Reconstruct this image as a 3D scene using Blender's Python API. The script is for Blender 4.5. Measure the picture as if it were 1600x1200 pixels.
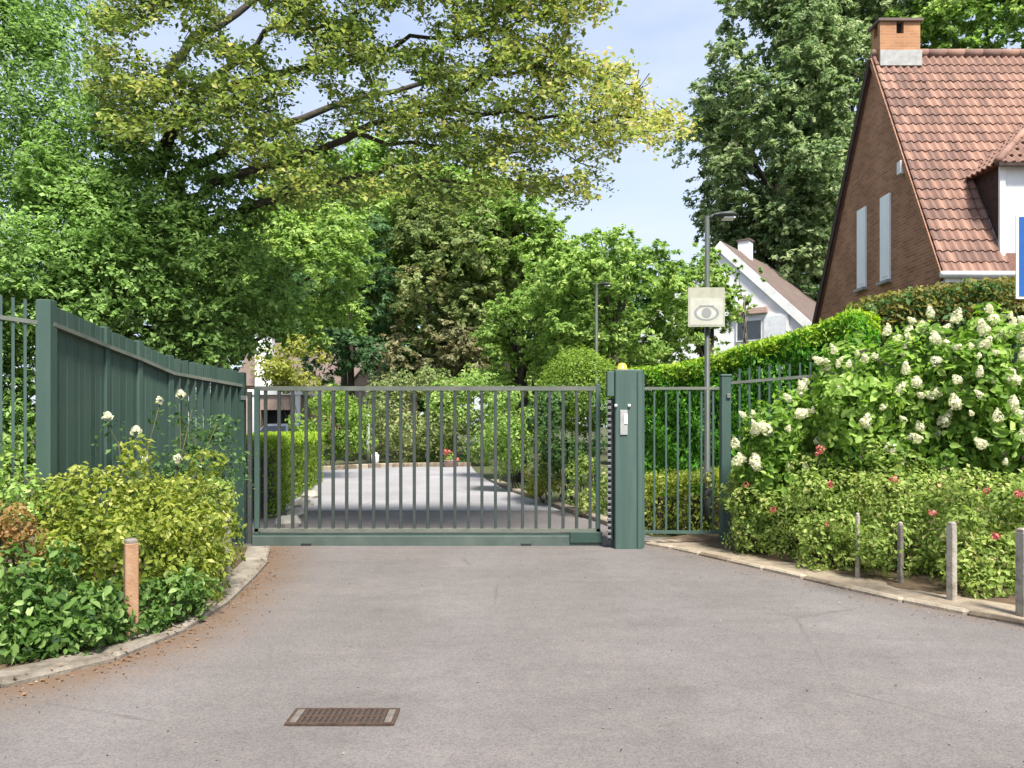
import bpy, math, random
import numpy as np
from mathutils import Vector, Matrix, Euler

for _o in list(bpy.data.objects):
    bpy.data.objects.remove(_o)
SC = bpy.context.scene
COL = SC.collection
rng = np.random.default_rng(7)
random.seed(7)
R = math.radians

# ------------------------------------------------------------------ camera
EYE, FPX, HOR = 1.5, 1200.0, 665.0           # eye height, focal length in photo pixels, horizon row
cam_d = bpy.data.cameras.new('camera')
cam = bpy.data.objects.new('camera', cam_d)
COL.objects.link(cam)
cam.location = (0, 0, EYE)
cam.rotation_euler = (R(90), 0, 0)
cam_d.sensor_width = 36
cam_d.lens = 36 * FPX / 1600
cam_d.shift_y = (HOR - 600) / 1600
cam_d.clip_end = 2000
cam_d.clip_start = 0.05
SC.camera = cam

# ------------------------------------------------------------------ world and sun
SUN_EL, SUN_AZ = 58.0, 158.0                  # azimuth clockwise from +Y: behind the camera, to its right
world = bpy.data.worlds.new('World')
SC.world = world
world.use_nodes = True
wn, wl = world.node_tree.nodes, world.node_tree.links
wn.clear()
w_out = wn.new('ShaderNodeOutputWorld')
w_bg = wn.new('ShaderNodeBackground')
w_bg.inputs['Strength'].default_value = 0.083
w_sky = wn.new('ShaderNodeTexSky')
w_sky.sky_type = 'NISHITA'
w_sky.sun_disc = False
w_sky.sun_elevation = R(SUN_EL)
w_sky.sun_rotation = R(SUN_AZ)
w_sky.air_density = 1.0
w_sky.dust_density = 1.2
w_tc = wn.new('ShaderNodeTexCoord')
w_map = wn.new('ShaderNodeMapping')
w_map.inputs['Scale'].default_value = (1.0, 1.0, 3.2)
w_noise = wn.new('ShaderNodeTexNoise')
w_noise.inputs['Scale'].default_value = 2.3
w_noise.inputs['Detail'].default_value = 6
w_noise.inputs['Roughness'].default_value = 0.55
w_ramp = wn.new('ShaderNodeValToRGB')
w_ramp.color_ramp.elements[0].position = 0.30
w_ramp.color_ramp.elements[0].color = (0.35, 0.35, 0.35, 1)
w_ramp.color_ramp.elements[1].position = 0.72
w_ramp.color_ramp.elements[1].color = (0.95, 0.95, 0.95, 1)
w_mix = wn.new('ShaderNodeMixRGB')
w_mix.inputs['Color2'].default_value = (3.25, 3.55, 4.35, 1)     # thin veil of high cloud
wl.new(w_tc.outputs['Generated'], w_map.inputs['Vector'])
wl.new(w_map.outputs['Vector'], w_noise.inputs['Vector'])
wl.new(w_noise.outputs['Fac'], w_ramp.inputs['Fac'])
wl.new(w_ramp.outputs['Color'], w_mix.inputs['Fac'])
wl.new(w_sky.outputs['Color'], w_mix.inputs['Color1'])
wl.new(w_mix.outputs['Color'], w_bg.inputs['Color'])
wl.new(w_bg.outputs['Background'], w_out.inputs['Surface'])

sun_d = bpy.data.lights.new('sun', 'SUN')
sun_d.energy = 3.2
sun_d.angle = R(11)
sun_d.color = (1.0, 0.95, 0.87)
sun = bpy.data.objects.new('sun', sun_d)
COL.objects.link(sun)
SDIR = Vector((math.sin(R(SUN_AZ)) * math.cos(R(SUN_EL)), math.cos(R(SUN_AZ)) * math.cos(R(SUN_EL)), math.sin(R(SUN_EL))))
sun.rotation_euler = SDIR.to_track_quat('Z', 'Y').to_euler()
sun.location = (8, -8, 20)

vs = SC.view_settings
vs.view_transform = 'Standard'
vs.look = 'None'
vs.exposure = 1.7
vs.gamma = 1.0
vs.use_curve_mapping = False

# ------------------------------------------------------------------ helpers
WL = {}                                        # world location of every object's origin


def px(x, y, d):
    """a point seen at photo pixel (x, y) that stands d metres in front of the camera"""
    return Vector(((x - 800) / FPX * d, d, EYE + (HOR - y) / FPX * d))


def gx(x, y):
    """a point of the flat ground seen at photo pixel (x, y)"""
    d = FPX * EYE / (y - HOR)
    return Vector(((x - 800) / FPX * d, d, 0))


def finish(o, parent, org):
    org = Vector(org)
    COL.objects.link(o)
    WL[o.name] = org
    if parent is not None:
        o.parent = parent
        o.location = org - WL[parent.name]
    else:
        o.location = org
    return o


def tag(o, label=None, cat=None, group=None, kind=None):
    if label: o['label'] = label
    if cat: o['category'] = cat
    if group: o['group'] = group
    if kind: o['kind'] = kind
    return o


def thing(name, label, cat, loc, group=None):
    o = bpy.data.objects.new(name, None)
    o.empty_display_size = 0.2
    finish(o, None, loc)
    return tag(o, label, cat, group)


def add(name, V, F, mat, parent=None, smooth=False, org=None):
    V = np.asarray(V, dtype=float)
    if org is None:
        lo, hi = V.min(0), V.max(0)
        org = ((lo[0] + hi[0]) / 2, (lo[1] + hi[1]) / 2, lo[2])
    me = bpy.data.meshes.new(name)
    me.from_pydata((V - np.array(org)).tolist(), [], F)
    me.update()
    if smooth:
        me.polygons.foreach_set('use_smooth', [True] * len(me.polygons))
    if mat: me.materials.append(mat)
    return finish(bpy.data.objects.new(name, me), parent, org)


def inst(name, me, loc, parent=None, rot=None, scale=None):
    o = bpy.data.objects.new(name, me)
    finish(o, parent, loc)
    if rot is not None: o.rotation_euler = rot
    if scale is not None: o.scale = scale
    return o


class MB:
    def __init__(s):
        s.V, s.F = [], []

    def box(s, c, size, rz=0.0, ch=0.0):
        """box with centre c; ch chamfers its upright edges and top"""
        hx, hy, hz = size[0] / 2, size[1] / 2, size[2] / 2
        cs, sn = math.cos(rz), math.sin(rz)
        if ch > 0:
            ring = [(hx - ch, -hy), (hx, -hy + ch), (hx, hy - ch), (hx - ch, hy), (-hx + ch, hy), (-hx, hy - ch), (-hx, -hy + ch), (-hx + ch, -hy)]
            lv = [(-hz, 0), (hz - ch, 0), (hz, ch)]
            b = len(s.V)
            for z, ins in lv:
                for (x, y) in ring:
                    x2 = x - math.copysign(min(ins, abs(x)), x)
                    y2 = y - math.copysign(min(ins, abs(y)), y)
                    s.V.append((c[0] + x2 * cs - y2 * sn, c[1] + x2 * sn + y2 * cs, c[2] + z))
            for k in range(2):
                for i in range(8):
                    j = (i + 1) % 8
                    s.F.append((b + k * 8 + i, b + k * 8 + j, b + k * 8 + 8 + j, b + k * 8 + 8 + i))
            s.F.append(tuple(b + 16 + i for i in range(8)))
            s.F.append(tuple(b + 7 - i for i in range(8)))
            return s
        b = len(s.V)
        for z in (-hz, hz):
            for x, y in ((-hx, -hy), (hx, -hy), (hx, hy), (-hx, hy)):
                s.V.append((c[0] + x * cs - y * sn, c[1] + x * sn + y * cs, c[2] + z))
        for f in ((3, 2, 1, 0), (4, 5, 6, 7), (0, 1, 5, 4), (1, 2, 6, 5), (2, 3, 7, 6), (3, 0, 4, 7)):
            s.F.append(tuple(b + i for i in f))
        return s

    def span(s, x0, x1, y0, y1, z0, z1):
        return s.box(((x0 + x1) / 2, (y0 + y1) / 2, (z0 + z1) / 2), (x1 - x0, y1 - y0, z1 - z0))

    def poly(s, pts, off):
        """prism: polygon pts pushed along off"""
        b, n = len(s.V), len(pts)
        off = Vector(off)
        s.V += [tuple(Vector(p)) for p in pts] + [tuple(Vector(p) + off) for p in pts]
        s.F.append(tuple(b + n - 1 - i for i in range(n)))
        s.F.append(tuple(b + n + i for i in range(n)))
        for i in range(n):
            j = (i + 1) % n
            s.F.append((b + i, b + j, b + n + j, b + n + i))
        return s

    def bar(s, p, q, w, h, up=(0, 0, 1)):
        """rectangular bar from p to q; w across, h along up"""
        p, q = Vector(p), Vector(q)
        t = (q - p).normalized()
        a = t.cross(Vector(up)).normalized()
        u = a.cross(t).normalized()
        b = len(s.V)
        for e in (p, q):
            for i, j in ((-1, -1), (1, -1), (1, 1), (-1, 1)):
                s.V.append(tuple(e + a * (i * w / 2) + u * (j * h / 2)))
        for f in ((3, 2, 1, 0), (4, 5, 6, 7), (0, 1, 5, 4), (1, 2, 6, 5), (2, 3, 7, 6), (3, 0, 4, 7)):
            s.F.append(tuple(b + i for i in f))
        return s

    def tube(s, P, rad, n=8, cap=True):
        P = [Vector(p) for p in P]
        b = len(s.V)
        if not hasattr(rad, '__len__'): rad = [rad] * len(P)
        for i, p in enumerate(P):
            t = (P[min(i + 1, len(P) - 1)] - P[max(i - 1, 0)]).normalized()
            ref = Vector((0, 0, 1)) if abs(t.z) < 0.9 else Vector((1, 0, 0))
            a = t.cross(ref).normalized()
            u = a.cross(t)
            for k in range(n):
                an = 2 * math.pi * k / n
                s.V.append(tuple(p + (a * math.cos(an) + u * math.sin(an)) * rad[i]))
        for i in range(len(P) - 1):
            for k in range(n):
                k2 = (k + 1) % n
                s.F.append((b + i * n + k, b + i * n + k2, b + (i + 1) * n + k2, b + (i + 1) * n + k))
        if cap:
            s.F.append(tuple(b + n - 1 - k for k in range(n)))
            s.F.append(tuple(b + (len(P) - 1) * n + k for k in range(n)))
        return s

    def lathe(s, c, prof, n=14):
        c = Vector(c)
        b = len(s.V)
        for r, z in prof:
            for k in range(n):
                an = 2 * math.pi * k / n
                s.V.append((c.x + r * math.cos(an), c.y + r * math.sin(an), c.z + z))
        for i in range(len(prof) - 1):
            for k in range(n):
                k2 = (k + 1) % n
                s.F.append((b + i * n + k, b + i * n + k2, b + (i + 1) * n + k2, b + (i + 1) * n + k))
        s.F.append(tuple(b + n - 1 - k for k in range(n)))
        s.F.append(tuple(b + (len(prof) - 1) * n + k for k in range(n)))
        return s

    def build(s, name, mat, parent=None, smooth=False, org=None):
        return add(name, s.V, s.F, mat, parent, smooth, org)


# ------------------------------------------------------------------ materials
def newmat(name):
    m = bpy.data.materials.new(name)
    m.use_nodes = True
    nt = m.node_tree
    b = nt.nodes['Principled BSDF']
    return m, nt.nodes, nt.links, b


AL = 0.82


def alb(c):
    return c if max(c[:3]) > 0.55 else tuple(v * AL for v in c)


def ramp(n, stops):
    r = n.new('ShaderNodeValToRGB')
    el = r.color_ramp.elements
    while len(el) < len(stops): el.new(0.5)
    for e, (p, c) in zip(el, stops):
        e.position = p
        e.color = (*c, 1) if len(c) == 3 else c
    return r


def rough_mat(name, c0, c1, scale=6, detail=6, rough=0.7, bump=0.2, bscale=60, metal=0.0, spec=0.3, c2=None, objrand=0.0, stretch=1.0):
    """two-tone weathered surface with fine relief"""
    c0, c1 = alb(c0), alb(c1)
    if c2: c2 = alb(c2)
    m, n, l, b = newmat(name)
    tc = n.new('ShaderNodeTexCoord')
    nz = n.new('ShaderNodeTexNoise')
    nz.inputs['Scale'].default_value = scale
    nz.inputs['Detail'].default_value = detail
    nz.inputs['Roughness'].default_value = 0.65
    mp = n.new('ShaderNodeMapping'); mp.inputs['Scale'].default_value = (1, 1, stretch)
    l.new(tc.outputs['Object'], mp.inputs['Vector'])
    l.new(mp.outputs['Vector'], nz.inputs['Vector'])
    st = [(0.32, c0), (0.66, c1)] if c2 is None else [(0.28, c0), (0.5, c1), (0.74, c2)]
    rp = ramp(n, st)
    if objrand:
        oi = n.new('ShaderNodeObjectInfo')
        ma = n.new('ShaderNodeMath'); ma.operation = 'MULTIPLY_ADD'
        l.new(oi.outputs['Random'], ma.inputs[0])
        ma.inputs[1].default_value = objrand
        su = n.new('ShaderNodeMath'); su.operation = 'SUBTRACT'; su.inputs[1].default_value = objrand / 2
        l.new(nz.outputs['Fac'], su.inputs[0])
        l.new(su.outputs[0], ma.inputs[2])
        l.new(ma.outputs[0], rp.inputs['Fac'])
    else:
        l.new(nz.outputs['Fac'], rp.inputs['Fac'])
    l.new(rp.outputs['Color'], b.inputs['Base Color'])
    b.inputs['Roughness'].default_value = rough
    b.inputs['Metallic'].default_value = metal
    b.inputs['Specular IOR Level'].default_value = spec
    if bump:
        nb = n.new('ShaderNodeTexNoise')
        nb.inputs['Scale'].default_value = bscale
        nb.inputs['Detail'].default_value = 4
        l.new(tc.outputs['Object'], nb.inputs['Vector'])
        bp = n.new('ShaderNodeBump')
        bp.inputs['Strength'].default_value = bump
        bp.inputs['Distance'].default_value = 0.01
        l.new(nb.outputs['Fac'], bp.inputs['Height'])
        l.new(bp.outputs['Normal'], b.inputs['Normal'])
    return m


def leaf_mat(name, cols, trans=0.35, rough=0.5, spec=0.35):
    m, n, l, b = newmat(name)
    at = n.new('ShaderNodeAttribute')
    at.attribute_name = 'tint'
    k = len(cols)
    rp = ramp(n, [(i / (k - 1), c) for i, c in enumerate(cols)])
    l.new(at.outputs['Fac'], rp.inputs['Fac'])
    l.new(rp.outputs['Color'], b.inputs['Base Color'])
    b.inputs['Roughness'].default_value = rough
    b.inputs['Specular IOR Level'].default_value = spec
    tr = n.new('ShaderNodeBsdfTranslucent')
    hs = n.new('ShaderNodeHueSaturation')
    hs.inputs['Value'].default_value = 1.5
    hs.inputs['Saturation'].default_value = 1.1
    l.new(rp.outputs['Color'], hs.inputs['Color'])
    l.new(hs.outputs['Color'], tr.inputs['Color'])
    mx = n.new('ShaderNodeMixShader')
    mx.inputs['Fac'].default_value = trans
    l.new(b.outputs['BSDF'], mx.inputs[1])
    l.new(tr.outputs['BSDF'], mx.inputs[2])
    l.new(mx.outputs['Shader'], n['Material Output'].inputs['Surface'])
    return m


def plain(name, c, rough=0.5, metal=0.0, spec=0.5, emit=0):
    c = alb(c)
    m, n, l, b = newmat(name)
    nz = n.new('ShaderNodeTexNoise')
    nz.inputs['Scale'].default_value = 9
    tc = n.new('ShaderNodeTexCoord')
    l.new(tc.outputs['Object'], nz.inputs['Vector'])
    rp = ramp(n, [(0.3, tuple(v * 0.86 for v in c)), (0.7, tuple(min(1, v * 1.08) for v in c))])
    l.new(nz.outputs['Fac'], rp.inputs['Fac'])
    l.new(rp.outputs['Color'], b.inputs['Base Color'])
    b.inputs['Roughness'].default_value = rough
    b.inputs['Metallic'].default_value = metal
    b.inputs['Specular IOR Level'].default_value = spec
    return m


def asphalt_mat(name, base, warm, dirt=True, speck=1.0):
    m, n, l, b = newmat(name)
    tc = n.new('ShaderNodeTexCoord')
    big = n.new('ShaderNodeTexNoise'); big.inputs['Scale'].default_value = 0.55; big.inputs['Detail'].default_value = 5; big.inputs['Roughness'].default_value = 0.6
    mid = n.new('ShaderNodeTexNoise'); mid.inputs['Scale'].default_value = 7; mid.inputs['Detail'].default_value = 6; mid.inputs['Roughness'].default_value = 0.7
    fine = n.new('ShaderNodeTexVoronoi'); fine.inputs['Scale'].default_value = 110
    str_map = n.new('ShaderNodeMapping'); str_map.inputs['Scale'].default_value = (0.35, 1.6, 1); str_map.inputs['Rotation'].default_value = (0, 0, R(8))
    strk = n.new('ShaderNodeTexNoise'); strk.inputs['Scale'].default_value = 2.2; strk.inputs['Detail'].default_value = 7; strk.inputs['Roughness'].default_value = 0.65
    for t in (big, mid, fine): l.new(tc.outputs['Object'], t.inputs['Vector'])
    l.new(tc.outputs['Object'], str_map.inputs['Vector'])
    l.new(str_map.outputs['Vector'], strk.inputs['Vector'])
    c, warm = alb(base), alb(warm)
    r1 = ramp(n, [(0.3, tuple(v * 0.86 for v in c)), (0.7, tuple(v * 1.12 for v in c))])
    l.new(big.outputs['Fac'], r1.inputs['Fac'])
    r2 = ramp(n, [(0.3, (0.90, 0.90, 0.91)), (0.7, (1.08, 1.07, 1.05))])
    l.new(mid.outputs['Fac'], r2.inputs['Fac'])
    m1 = n.new('ShaderNodeMixRGB'); m1.blend_type = 'MULTIPLY'; m1.inputs['Fac'].default_value = 1
    l.new(r1.outputs['Color'], m1.inputs['Color1']); l.new(r2.outputs['Color'], m1.inputs['Color2'])
    r3 = ramp(n, [(0.0, (0.72, 0.72, 0.73)), (0.45, (1.0, 1.0, 1.0)), (1.0, (1.22, 1.2, 1.18))])
    sep = n.new('ShaderNodeSeparateColor'); l.new(fine.outputs['Color'], sep.inputs[0])
    l.new(sep.outputs[0], r3.inputs['Fac'])
    m2 = n.new('ShaderNodeMixRGB'); m2.blend_type = 'MULTIPLY'; m2.inputs['Fac'].default_value = 0.75 * speck
    l.new(m1.outputs['Color'], m2.inputs['Color1']); l.new(r3.outputs['Color'], m2.inputs['Color2'])
    r4 = ramp(n, [(0.30, (0.92, 0.915, 0.915)), (0.52, (1, 1, 1)), (0.7, (1.04, 1.035, 1.03))])
    l.new(strk.outputs['Fac'], r4.inputs['Fac'])
    m3 = n.new('ShaderNodeMixRGB'); m3.blend_type = 'MULTIPLY'; m3.inputs['Fac'].default_value = 1
    l.new(m2.outputs['Color'], m3.inputs['Color1']); l.new(r4.outputs['Color'], m3.inputs['Color2'])
    last = m3.outputs['Color']
    # faint wheel tracks and worn patches
    sx = n.new('ShaderNodeSeparateXYZ'); l.new(tc.outputs['Object'], sx.inputs[0])
    wv = n.new('ShaderNodeMath'); wv.operation = 'MULTIPLY_ADD'; l.new(big.outputs['Fac'], wv.inputs[0]); wv.inputs[1].default_value = 1.6; l.new(sx.outputs['X'], wv.inputs[2])
    sn = n.new('ShaderNodeMath'); sn.operation = 'SINE'
    ml = n.new('ShaderNodeMath'); ml.operation = 'MULTIPLY'; ml.inputs[1].default_value = 3.9
    l.new(wv.outputs[0], ml.inputs[0]); l.new(ml.outputs[0], sn.inputs[0])
    rt_ = ramp(n, [(0.0, (0.96, 0.955, 0.95)), (1.0, (1.03, 1.03, 1.035))])
    l.new(sn.outputs[0], rt_.inputs['Fac'])
    m6 = n.new('ShaderNodeMixRGB'); m6.blend_type = 'MULTIPLY'; m6.inputs['Fac'].default_value = 1
    l.new(last, m6.inputs['Color1']); l.new(rt_.outputs['Color'], m6.inputs['Color2'])
    stn = n.new('ShaderNodeTexNoise'); stn.inputs['Scale'].default_value = 1.7; stn.inputs['Detail'].default_value = 8; stn.inputs['Roughness'].default_value = 0.75
    l.new(tc.outputs['Object'], stn.inputs['Vector'])
    rs_ = ramp(n, [(0.30, (0.86, 0.85, 0.845)), (0.42, (1, 1, 1)), (0.62, (1, 1, 1)), (0.72, (1.09, 1.085, 1.07))])
    l.new(stn.outputs['Fac'], rs_.inputs['Fac'])
    m7 = n.new('ShaderNodeMixRGB'); m7.blend_type = 'MULTIPLY'; m7.inputs['Fac'].default_value = 1
    l.new(m6.outputs['Color'], m7.inputs['Color1']); l.new(rs_.outputs['Color'], m7.inputs['Color2'])
    last = m7.outputs['Color']
    # hairline cracks
    wob = n.new('ShaderNodeMixRGB'); wob.inputs['Fac'].default_value = 0.06
    l.new(tc.outputs['Object'], wob.inputs['Color1']); l.new(mid.outputs['Color'], wob.inputs['Color2'])
    crk = n.new('ShaderNodeTexVoronoi'); crk.feature = 'DISTANCE_TO_EDGE'; crk.inputs['Scale'].default_value = 0.42
    l.new(wob.outputs['Color'], crk.inputs['Vector'])
    rc = ramp(n, [(0.0, (0.72, 0.70, 0.69)), (0.006, (1, 1, 1))])
    l.new(crk.outputs['Distance'], rc.inputs['Fac'])
    m5 = n.new('ShaderNodeMixRGB'); m5.blend_type = 'MULTIPLY'
    mk = ramp(n, [(0.5, (0, 0, 0)), (0.6, (1, 1, 1))]); l.new(big.outputs['Fac'], mk.inputs['Fac'])
    l.new(mk.outputs['Color'], m5.inputs['Fac'])
    l.new(last, m5.inputs['Color1']); l.new(rc.outputs['Color'], m5.inputs['Color2'])
    last = m5.outputs['Color']
    if dirt:
        at = n.new('ShaderNodeAttribute'); at.attribute_name = 'dirt'
        mu = n.new('ShaderNodeMath'); mu.operation = 'MULTIPLY_ADD'
        l.new(mid.outputs['Fac'], mu.inputs[0]); mu.inputs[1].default_value = 1.6; mu.inputs[2].default_value = -0.8
        ad = n.new('ShaderNodeMath'); ad.operation = 'ADD'; ad.use_clamp = True
        l.new(at.outputs['Fac'], ad.inputs[0]); l.new(mu.outputs[0], ad.inputs[1])
        mm = n.new('ShaderNodeMath'); mm.operation = 'MULTIPLY'; mm.use_clamp = True
        l.new(ad.outputs[0], mm.inputs[0]); l.new(at.outputs['Fac'], mm.inputs[1])
        m4 = n.new('ShaderNodeMixRGB')
        m4.inputs['Color2'].default_value = (*warm, 1)
        l.new(mm.outputs[0], m4.inputs['Fac']); l.new(last, m4.inputs['Color1'])
        last = m4.outputs['Color']
    l.new(last, b.inputs['Base Color'])
    b.inputs['Roughness'].default_value = 0.85
    b.inputs['Specular IOR Level'].default_value = 0.25
    bp = n.new('ShaderNodeBump'); bp.inputs['Strength'].default_value = 0.35; bp.inputs['Distance'].default_value = 0.004
    l.new(fine.outputs['Distance'], bp.inputs['Height'])
    l.new(bp.outputs['Normal'], b.inputs['Normal'])
    return m


def brick_mat(name, c1, c2, mortar, sx=0.21, sy=0.065, axis='YZ'):
    m, n, l, b = newmat(name)
    tc = n.new('ShaderNodeTexCoord')
    sp = n.new('ShaderNodeSeparateXYZ'); l.new(tc.outputs['Object'], sp.inputs[0])
    cb = n.new('ShaderNodeCombineXYZ')
    ad = n.new('ShaderNodeMath'); ad.operation = 'ADD'
    l.new(sp.outputs['X'], ad.inputs[0]); l.new(sp.outputs['Y'], ad.inputs[1])
    l.new(ad.outputs[0], cb.inputs[0])
    l.new(sp.outputs['Z'], cb.inputs[1])
    bt = n.new('ShaderNodeTexBrick')
    bt.inputs['Scale'].default_value = 1.0
    bt.inputs['Brick Width'].default_value = sx
    bt.inputs['Row Height'].default_value = sy
    bt.inputs['Mortar Size'].default_value = 0.006
    bt.inputs['Mortar Smooth'].default_value = 0.3
    c1, c2, mortar = alb(c1), alb(c2), alb(mortar)
    bt.inputs['Color1'].default_value = (*c1, 1)
    bt.inputs['Color2'].default_value = (*c2, 1)
    bt.inputs['Mortar'].default_value = (*mortar, 1)
    l.new(cb.outputs[0], bt.inputs['Vector'])
    nz = n.new('ShaderNodeTexNoise'); nz.inputs['Scale'].default_value = 1.3; nz.inputs['Detail'].default_value = 7
    l.new(tc.outputs['Object'], nz.inputs['Vector'])
    rp = ramp(n, [(0.3, (0.75, 0.74, 0.74)), (0.7, (1.15, 1.14, 1.12))])
    l.new(nz.outputs['Fac'], rp.inputs['Fac'])
    mx = n.new('ShaderNodeMixRGB'); mx.blend_type = 'MULTIPLY'; mx.inputs['Fac'].default_value = 1
    l.new(bt.outputs['Color'], mx.inputs['Color1']); l.new(rp.outputs['Color'], mx.inputs['Color2'])
    l.new(mx.outputs['Color'], b.inputs['Base Color'])
    b.inputs['Roughness'].default_value = 0.85
    b.inputs['Specular IOR Level'].default_value = 0.2
    bp = n.new('ShaderNodeBump'); bp.inputs['Strength'].default_value = 0.5; bp.inputs['Distance'].default_value = 0.006; bp.invert = True
    l.new(bt.outputs['Fac'], bp.inputs['Height'])
    l.new(bp.outputs['Normal'], b.inputs['Normal'])
    return m


M = {}
M['asphalt'] = asphalt_mat('weathered_asphalt', (0.169, 0.155, 0.149), (0.155, 0.095, 0.055))
M['apron'] = asphalt_mat('older_asphalt', (0.165, 0.150, 0.147), (0.2, 0.13, 0.08), dirt=False)
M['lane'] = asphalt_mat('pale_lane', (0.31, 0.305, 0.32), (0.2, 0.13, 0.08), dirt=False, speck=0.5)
M['ground'] = rough_mat('grass_soil', (0.05, 0.075, 0.02), (0.09, 0.08, 0.045), 1.5, 8, 0.95, 0.5, 30)
M['soil'] = rough_mat('bed_soil', (0.055, 0.038, 0.026), (0.11, 0.075, 0.045), 5, 8, 0.95, 0.9, 40, c2=(0.17, 0.12, 0.075))
M['gravel'] = rough_mat('sandy_verge', (0.19, 0.145, 0.10), (0.30, 0.245, 0.18), 9, 8, 0.95, 0.9, 70, c2=(0.36, 0.29, 0.20))
M['kerb'] = rough_mat('kerb_concrete', (0.12, 0.10, 0.075), (0.235, 0.205, 0.165), 7, 9, 0.9, 0.7, 50, c2=(0.32, 0.285, 0.235), objrand=0.25)
M['kerb_pale'] = rough_mat('kerb_pale', (0.15, 0.115, 0.08), (0.26, 0.215, 0.16), 8, 9, 0.9, 0.7, 50, c2=(0.40, 0.34, 0.255), objrand=0.45)
M['green'] = rough_mat('green_paint', (0.045, 0.085, 0.070), (0.062, 0.110, 0.092), 5, 9, 0.5, 0.06, 40, spec=0.4, c2=(0.092, 0.140, 0.118), stretch=0.12)
M['green_dark'] = rough_mat('dark_green_paint', (0.022, 0.05, 0.04), (0.034, 0.07, 0.055), 3.5, 8, 0.45, 0.06, 40, spec=0.45, c2=(0.05, 0.09, 0.07))
M['fence_paint'] = rough_mat('fence_green', (0.040, 0.076, 0.060), (0.058, 0.102, 0.082), 3, 9, 0.5, 0.06, 40, spec=0.4, c2=(0.082, 0.128, 0.105), objrand=0.25, stretch=0.15)
M['rail'] = rough_mat('faded_sunlit_rail_paint', (0.10, 0.12, 0.095), (0.15, 0.165, 0.135), 5, 8, 0.6, 0.1, 40, c2=(0.2, 0.2, 0.165))  # paler than the bars: faded paint plus sunlit tops put into the colour
M['rail_green'] = rough_mat('dusty_green_paint', (0.060, 0.085, 0.074), (0.085, 0.115, 0.10), 3, 9, 0.6, 0.1, 40, c2=(0.12, 0.145, 0.125))
M['bar_grey'] = rough_mat('faded_bar_paint', (0.040, 0.052, 0.048), (0.055, 0.068, 0.062), 4, 8, 0.5, 0.06, 40, c2=(0.075, 0.085, 0.078))
M['steel'] = rough_mat('galvanised_steel', (0.16, 0.17, 0.17), (0.28, 0.29, 0.28), 12, 6, 0.5, 0.1, 60, metal=0.6)
M['rubber'] = plain('black_rubber', (0.018, 0.02, 0.024), 0.6)
M['iron'] = rough_mat('cast_iron', (0.050, 0.034, 0.028), (0.12, 0.078, 0.058), 20, 6, 0.7, 0.4, 90, metal=0.3)
M['drain_edge'] = rough_mat('drain_concrete', (0.10, 0.085, 0.07), (0.19, 0.165, 0.14), 15, 8, 0.9, 0.6, 60)
M['white'] = rough_mat('white_paint', (0.62, 0.62, 0.60), (0.78, 0.78, 0.77), 2.5, 6, 0.6, 0.1, 30)
M['shutter'] = rough_mat('shutter_white', (0.76, 0.77, 0.78), (0.84, 0.84, 0.84), 2.5, 6, 0.6, 0.1, 30)
M['white_wall'] = rough_mat('white_render', (0.66, 0.66, 0.66), (0.8, 0.8, 0.8), 1.2, 8, 0.8, 0.2, 40)
M['cream'] = plain('cream_board', (0.40, 0.40, 0.30), 0.6)
M['cream_inner'] = plain('cream_pale', (0.50, 0.50, 0.42), 0.6)
M['grey_print'] = plain('grey_print', (0.27, 0.28, 0.27), 0.6)
M['blue'] = plain('sign_blue', (0.012, 0.10, 0.36), 0.4)
M['amber'] = plain('amber_plastic', (0.60, 0.42, 0.06), 0.25)
M['wood'] = rough_mat('weathered_wood', (0.10, 0.09, 0.075), (0.20, 0.18, 0.15), 14, 8, 0.85, 0.5, 60, c2=(0.30, 0.27, 0.23))
M['wood_new'] = rough_mat('orange_wood', (0.28, 0.15, 0.085), (0.40, 0.23, 0.13), 10, 8, 0.8, 0.4, 60, c2=(0.44, 0.31, 0.2))
M['post_grey'] = rough_mat('pale_concrete_post', (0.16, 0.135, 0.10), (0.40, 0.36, 0.29), 9, 9, 0.9, 0.6, 60, c2=(0.54, 0.50, 0.42))
M['brick'] = brick_mat('brown_brick', (0.30, 0.142, 0.078), (0.44, 0.215, 0.12), (0.44, 0.31, 0.22))
M['brick_orange'] = brick_mat('orange_brick', (0.44, 0.21, 0.10), (0.52, 0.27, 0.135), (0.44, 0.32, 0.22))
M['brick_pink'] = brick_mat('pink_brick', (0.48, 0.32, 0.26), (0.54, 0.39, 0.32), (0.52, 0.43, 0.37))
M['tile'] = rough_mat('clay_tile', (0.19, 0.115, 0.092), (0.28, 0.162, 0.122), 5, 6, 0.85, 0.35, 50, c2=(0.36, 0.21, 0.155), objrand=0.6)
M['tile_under'] = rough_mat('roof_underlay', (0.12, 0.06, 0.045), (0.18, 0.09, 0.065), 5, 6, 0.85, 0.3, 40)
M['slate'] = rough_mat('brown_roof', (0.13, 0.095, 0.08), (0.18, 0.135, 0.115), 2.5, 8, 0.8, 0.3, 30)
M['dark_wood'] = rough_mat('dark_boards', (0.035, 0.022, 0.017), (0.075, 0.045, 0.035), 8, 6, 0.8, 0.3, 40)
M['lead'] = rough_mat('lead_flashing', (0.3, 0.3, 0.29), (0.45, 0.45, 0.43), 8, 6, 0.6, 0.2, 40)
M['glass'] = plain('window_glass', (0.03, 0.036, 0.042), 0.06, spec=0.8)
M['glass_pale'] = plain('curtained_glass', (0.62, 0.64, 0.66), 0.25, spec=0.6)
M['dark_in'] = plain('dark_interior', (0.03, 0.03, 0.032), 0.9)
M['car'] = plain('pale_blue_car_paint', (0.48, 0.54, 0.60), 0.22, spec=0.6)
M['lamp_grey'] = rough_mat('lamp_grey', (0.05, 0.06, 0.056), (0.075, 0.086, 0.08), 4, 5, 0.5, 0.05, 40)
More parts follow.
